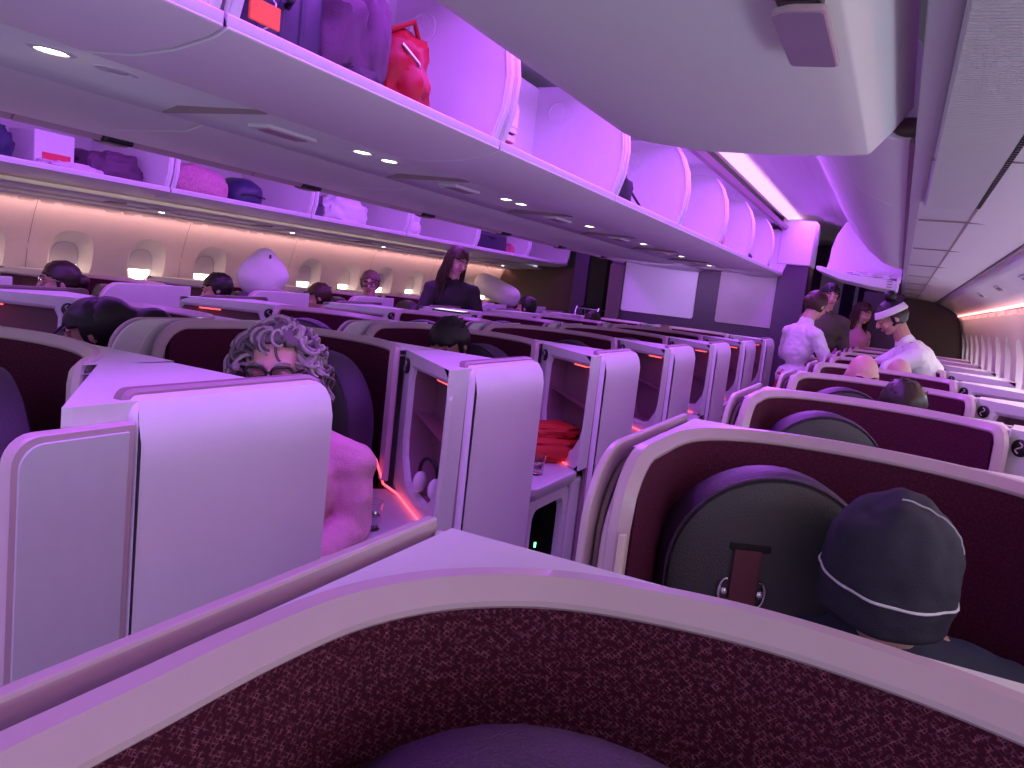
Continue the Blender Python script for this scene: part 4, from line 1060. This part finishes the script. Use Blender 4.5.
# books
for i, (w_, h_, m, lab) in enumerate(((.20, .10, mat('paper_white', (.72, .72, .85), .6), 'white paper bundle, topmost of the stack in the second open bin'), (.20, .022, mat('dark_binder', (.09, .03, .06), .5), 'dark folder under the white paper bundle'), (.19, .03, mat('red_binder', (.45, .05, .06), .5), 'red folder in the middle of the stack'), (.21, .08, mat('pale_binder', (.55, .55, .85), .5), 'pale blue box file, lowest of the stack in the second open bin'))):
    z = {0: .182, 1: .135, 2: .108, 3: .045}[i]
    t = thing('folder' if i else 'paper_bundle', lab, 'folder' if i else 'papers', (-1.42, 2.46, FZ+z+.001))
    bm = NEW(); box(bm, (0, 0, 0), (w_, .26, h_)); obj('cover', bm, m, t, .008)
    bm = NEW(); box(bm, (.004, .004, 0), (w_-.004, .252, h_*.7)); obj('pages', bm, WHITE, t, .002)
# backpack
BP = mat('black_nylon', (.018, .015, .028), .7, bump=.2)
t = thing('backpack', 'small black backpack standing in the third open bin', 'backpack', (-1.37, 3.72, FZ))
blob('sack', (0, 0, .10), (.10, .13, .11), BP, t, .2, 2.4, 2, .75, fold=.08)
blob('top_flap', (.02, -.05, .24), (.05, .05, .06), BP, t, .2, 2.4, 6, .8)
bm = NEW(); tube(bm, [(.09, .08, .12), (.13, .12, .06), (.135, .16, .04), (.12, .20, .03)], .006, 6); obj('strap', bm, BP, t)
PL = mat('pink_plush', (.62, .28, .40), .9, bump=.5)
t = thing('soft_toy', 'small pink plush toy sitting in the sixth open bin', 'toy', (-1.34, 6.05, FZ))
blob('torso', (0, 0, .08), (.06, .07, .09), PL, t, .08, 3, 1, 1); blob('head', (0, -.01, .22), (.05, .055, .055), PL, t, .06, 3, 2, 1)
for s in (-1, 1): blob('arm', (.05, s*.06, .11), (.025, .03, .05), PL, t, .06, 3, s, 1, seg=16)
for s in (-1, 1): blob('leg', (.06, s*.04, .03), (.05, .025, .028), PL, t, .06, 3, s, 1, seg=16)
t = tag(blob('pouch', (-1.32, 7.25, FZ+.05), (.07, .12, .06), BP, None, .15, 2, 8), 'tiny black pouch in the seventh open bin', 'pouch')
t = tag(blob('pouch', (-1.34, 8.25, FZ+.09), (.09, .20, .10), BP, None, .2, 2, 12), 'dark rumpled pouch in the last open bin of the centre row', 'pouch')
# far wall bins
GZ = EYE+.29
def it(x, y, z=0): return (x, y, GZ+z)
t = thing('bag', 'dark bag cut off by the left edge, in the far wall bin', 'bag', it(-4.55, 2.62))
blob('sack', (0, 0, .12), (.14, .15, .13), mat('navy_nylon', (.03, .03, .10), .6, bump=.2), t, .2, 2.2, 4)
t = thing('box', 'white carton with a red printed patch in the far wall bin', 'box', it(-4.56, 2.98))
bm = NEW(); box(bm, (0, 0, .13), (.24, .24, .25)); obj('carton', bm, mat('carton_white', (.78, .70, .80), .6), t, .006)
bm = NEW(); box(bm, (.1215, .01, .10), (.004, .17, .075)); obj('red_patch', bm, mat('red_print', (.75, .05, .10), .5), t, .001)
t = tag(blob('scarf', it(-4.42, 3.06, .045), (.09, .20, .05), mat('pale_wrap', (.70, .58, .72), .7), None, .3, 2.5, 5, fold=.15), 'crumpled pale wrap in front of the white carton', 'wrap')
t = tag(blob('coat', it(-4.52, 3.36, .10), (.14, .17, .11), mat('coat_plum', (.13, .06, .13), .8), None, .28, 2.2, 21, fold=.2), 'dark plum coat folded in the far wall bin beside the white carton', 'coat')
t = tag(blob('blanket', it(-4.50, 4.02, .12), (.16, .26, .14), mat('pink_fleece', (.62, .26, .42), .95, bump=1.0, bump_scale=60, noise_amt=.35, noise_scale=50), None, .10, 3, 14, .85), 'fluffy pink knitted bundle in the far wall bin', 'blanket')
t = thing('bag', 'round dark blue bag beside the fluffy pink bundle', 'bag', it(-4.55, 4.50))
blob('drum', (0, 0, .12), (.15, .16, .13), mat('navy_shell', (.04, .035, .12), .4), t, .04, 2, 3, .85)
bm = NEW(); tube(bm, [(.14, -.12, .12), (.155, 0, .13), (.14, .12, .12)], .005, 6); obj('zip', bm, BLACK, t)
t = thing('box', 'small dark box in the far wall bin, left of the white plastic bag', 'box', it(-4.5, 5.18))
bm = NEW(); box(bm, (0, 0, .12), (.20, .18, .23)); obj('case', bm, mat('dark_case', (.08, .05, .13), .5), t, .01)
bm = NEW(); box(bm, (0, 0, .16), (.206, .186, .012)); obj('lid_seam', bm, BLACK, t)
t = tag(blob('plastic_bag', it(-4.5, 5.62, .13), (.14, .26, .14), mat('white_film', (.80, .74, .85), .35), None, .22, 2.5, 17, fold=.15), 'white crumpled plastic bag in the far wall bin', 'plastic bag')
t = tag(blob('plastic_bag', it(-4.5, 6.62, .13), (.12, .17, .14), MATS['white_film'], None, .22, 2.5, 23, fold=.12), 'smaller white plastic bag, further back in the far wall bins', 'plastic bag')
t = thing('suitcase', 'dark suitcase on its side in the far wall bins', 'suitcase', it(-4.55, 8.35))
bm = NEW(); box(bm, (0, 0, .135), (.26, .78, .25)); obj('case', bm, SC, t, .03, segs=3)
bm = NEW(); box(bm, (.132, 0, .2), (.01, .20, .02)); obj('handle', bm, BLACK, t, .003)
t = thing('bag', 'small pinkish bag wedged beside the dark suitcase', 'bag', it(-4.48, 8.87))
blob('pouch', (0, 0, .09), (.10, .08, .09), mat('pink_nylon', (.6, .12, .22), .6), t, .15, 2, 3)
# pillows
def pillow(name, label, loc, r, rot, seed):
    t = thing(name, label, 'pillow', loc)
    bm = NEW()
    def fn(v):
        k = 1-.0*v.y
        x = math.copysign(abs(v.x)**.62, v.x); z = math.copysign(abs(v.z)**.62, v.z)
        y = v.y*(1-.55*max(abs(x), abs(z))**3)
        n = .05*noise.noise(Vector((x*2, z*2, seed)))
        return Vector((x+n, y+n*2, z+n))
    ellip(bm, (0, 0, 0), r, Euler(rot).to_matrix(), 44, 30, fn); obj('pillow_case', bm, CW, t, recalc=True)
    return t
p = pillow('pillow', 'white pillow standing on its corner against the far windows', (-4.55, 4.80, EYE-.175), (.19, .08, .20), (0, .78, 1.25), 1)
bm = NEW(); box(bm, (.12, -.06, .16), (.02, .004, .03)); obj('care_label', bm, BLACK, p)
pillow('pillow', 'white pillow lying on the last far window console', (-4.72, 9.2, EYE-.12), (.32, .12, .15), (.3, .35, .3), 4)
# red pouch, tumblers, headphones on the near-aisle consoles
cz = TOP-.50
for k, (name, lab) in enumerate((('blanket', 'red folded blanket on the third aisle console'),)):
    Y = 1.30+1.173*2
    t = thing(name, lab, 'blanket', (GX+.93, Y-.42, cz+.002), .75)
    blob('fold', (0, 0, .055), (.17, .11, .055), REDM, t, .15, 2.5, 3, .7, fold=.1); blob('fold', (.03, .01, .13), (.13, .09, .035), REDM, t, .2, 2.5, 9, .7)
def tumbler(lab, loc):
    t = thing('tumbler', lab, 'glass', loc)
    bm = NEW(); loft(bm, [[(r*math.cos(2*PI*i/24), r*math.sin(2*PI*i/24), z) for i in range(24)] for r, z in ((.026, 0), (.030, .002), (.036, .085), (.034, .085), (.028, .010), (.002, .009))]); obj('glass_wall', bm, GLASS, t)
    bm = NEW(); loft(bm, [[(r*math.cos(2*PI*i/24), r*math.sin(2*PI*i/24), z) for i in range(24)] for r, z in ((.027, .011), (.0305, .045))]); obj('drink', bm, mat('water', (.9, .85, .9), .05, trans=1), t)
tumbler('clear glass tumbler beside the red blanket', (-1.235, 2.93, cz))
tumbler('clear glass tumbler beside the person in the pink top', (-1.30, 1.88, cz))
t = thing('headphones', 'white and dark headphones stored in the second open pocket', 'headphones', (GX+1.04, 1.30+1.173-.395, TOP-.425), .0)
bm = NEW(); tube(bm, [(.045*math.cos(a), -.02*math.cos(a)*1.0, .07+.05*math.sin(a)) for a in [PI*k/12 for k in range(13)]], .006, 8); obj('headband', bm, BLACK, t)
for s in (-1, 1):
    bm = NEW(); ellip(bm, (s*.04, -s*.02, .035), (.018, .032, .034)); obj('ear_cup', bm, CW, t)
t = thing('power_socket', 'small socket block with green light inside the third console', 'socket', (GX+1.06, 1.30+1.173*2-.74, .345))
bm = NEW(); box(bm, (0, -.0, 0), (.05, .03, .05)); obj('socket_block', bm, GREYP, t, .006)
bm = NEW(); box(bm, (.026, -.0, .075), (.006, .008, .02)); obj('indicator', bm, GREENLED, t)
bm = NEW(); ellip(bm, (.02, .05, .0), (.02, .03, .022)); obj('plug', bm, WHITE, t)
# wrapping on the far right shelf
tag(blob('wrapping', (-.25, 7.22, EYE+.39), (.17, .09, .035), MATS['white_film'], None, .3, 3, 31, fold=.2), 'crumpled white wrapping on the far right open bin', 'wrapping')
# small glowing slab on the far-aisle centre console
t = thing('glow_slab', 'small pale glowing slab lying on the far centre console', 'glow_slab', (-2.92, 5.0, TOP+.004), .2)
bm = NEW(); box(bm, (0, 0, .006), (.24, .16, .012)); obj('slab_body', bm, BLACK, t, .004)
bm = NEW(); box(bm, (0, 0, .0135), (.21, .13, .002)); obj('glow_face', bm, emis('slab_glow', (.8, .85, .75), 1.6), t)
# ------------------------------------------------------------------ lights
def area(name, loc, size, rot, col, e, spread=180):
    l = bpy.data.lights.new(name, 'AREA'); l.shape = 'RECTANGLE'; l.size, l.size_y = size; l.energy = e; l.color = col; l.spread = math.radians(spread)
    o = link(bpy.data.objects.new(name, l)); o.location = loc; o.rotation_euler = rot; return o
VIO = (.47, .09, 1.0)
area('cove_light_right', (-.92, 4.0, EYE+.99), (.35, 10.5), (0, 0, 0), VIO, 140)
area('cove_light_left', (2*CX+.92, 4.4, EYE+.99), (.35, 10.5), (0, 0, 0), VIO, 115)
area('wall_wash_right', (.60, 5, EYE+.19), (.03, 12), (0, -.25, 0), (1, .50, .45), 10)
area('wall_wash_left', (2*CX-.62, 5, EYE+.18), (.03, 11), (0, .25, 0), (1, .50, .45), 14)
area('window_daylight_right', (.70, 3.2, EYE-.09), (.22, 8.5), (0, PI/2, 0), (.70, .84, 1.0), 15)
area('partition_fill', (-2.05, 7.7, EYE+.30), (1.3, .10), (1.15, 0, 0), (.62, .34, 1.0), 5, 110)  # added fill to brighten the centre partition, no fitting here
w = bpy.data.worlds.new('World'); scn.world = w; w.use_nodes = True
w.node_tree.nodes['Background'].inputs[0].default_value = (.72, .74, 1.0, 1); w.node_tree.nodes['Background'].inputs[1].default_value = .85

# ------------------------------------------------------------------ camera
def cam():
    f = 790.; vp = (898, 327); sl = .115
    Yd = Vector((vp[0]-512, -(vp[1]-384), -f)).normalized()
    hh = Vector((1, -sl, 0)); Z = Yd.cross(hh).normalized()
    if Z.y < 0: Z = -Z
    X = Yd.cross(Z)
    M = Matrix((X, Yd, Z))
    c = bpy.data.cameras.new('camera'); c.sensor_width = 36; c.lens = f/1024*36; c.clip_start = .02; c.clip_end = 60
    o = link(bpy.data.objects.new('camera', c)); o.matrix_world = Matrix.Translation((0, 0, EYE)) @ M.to_4x4()
    scn.camera = o
cam()
vs = scn.view_settings; vs.view_transform = 'Standard'; vs.look = 'None'; vs.exposure = -.15; vs.gamma = 1; vs.use_curve_mapping = False
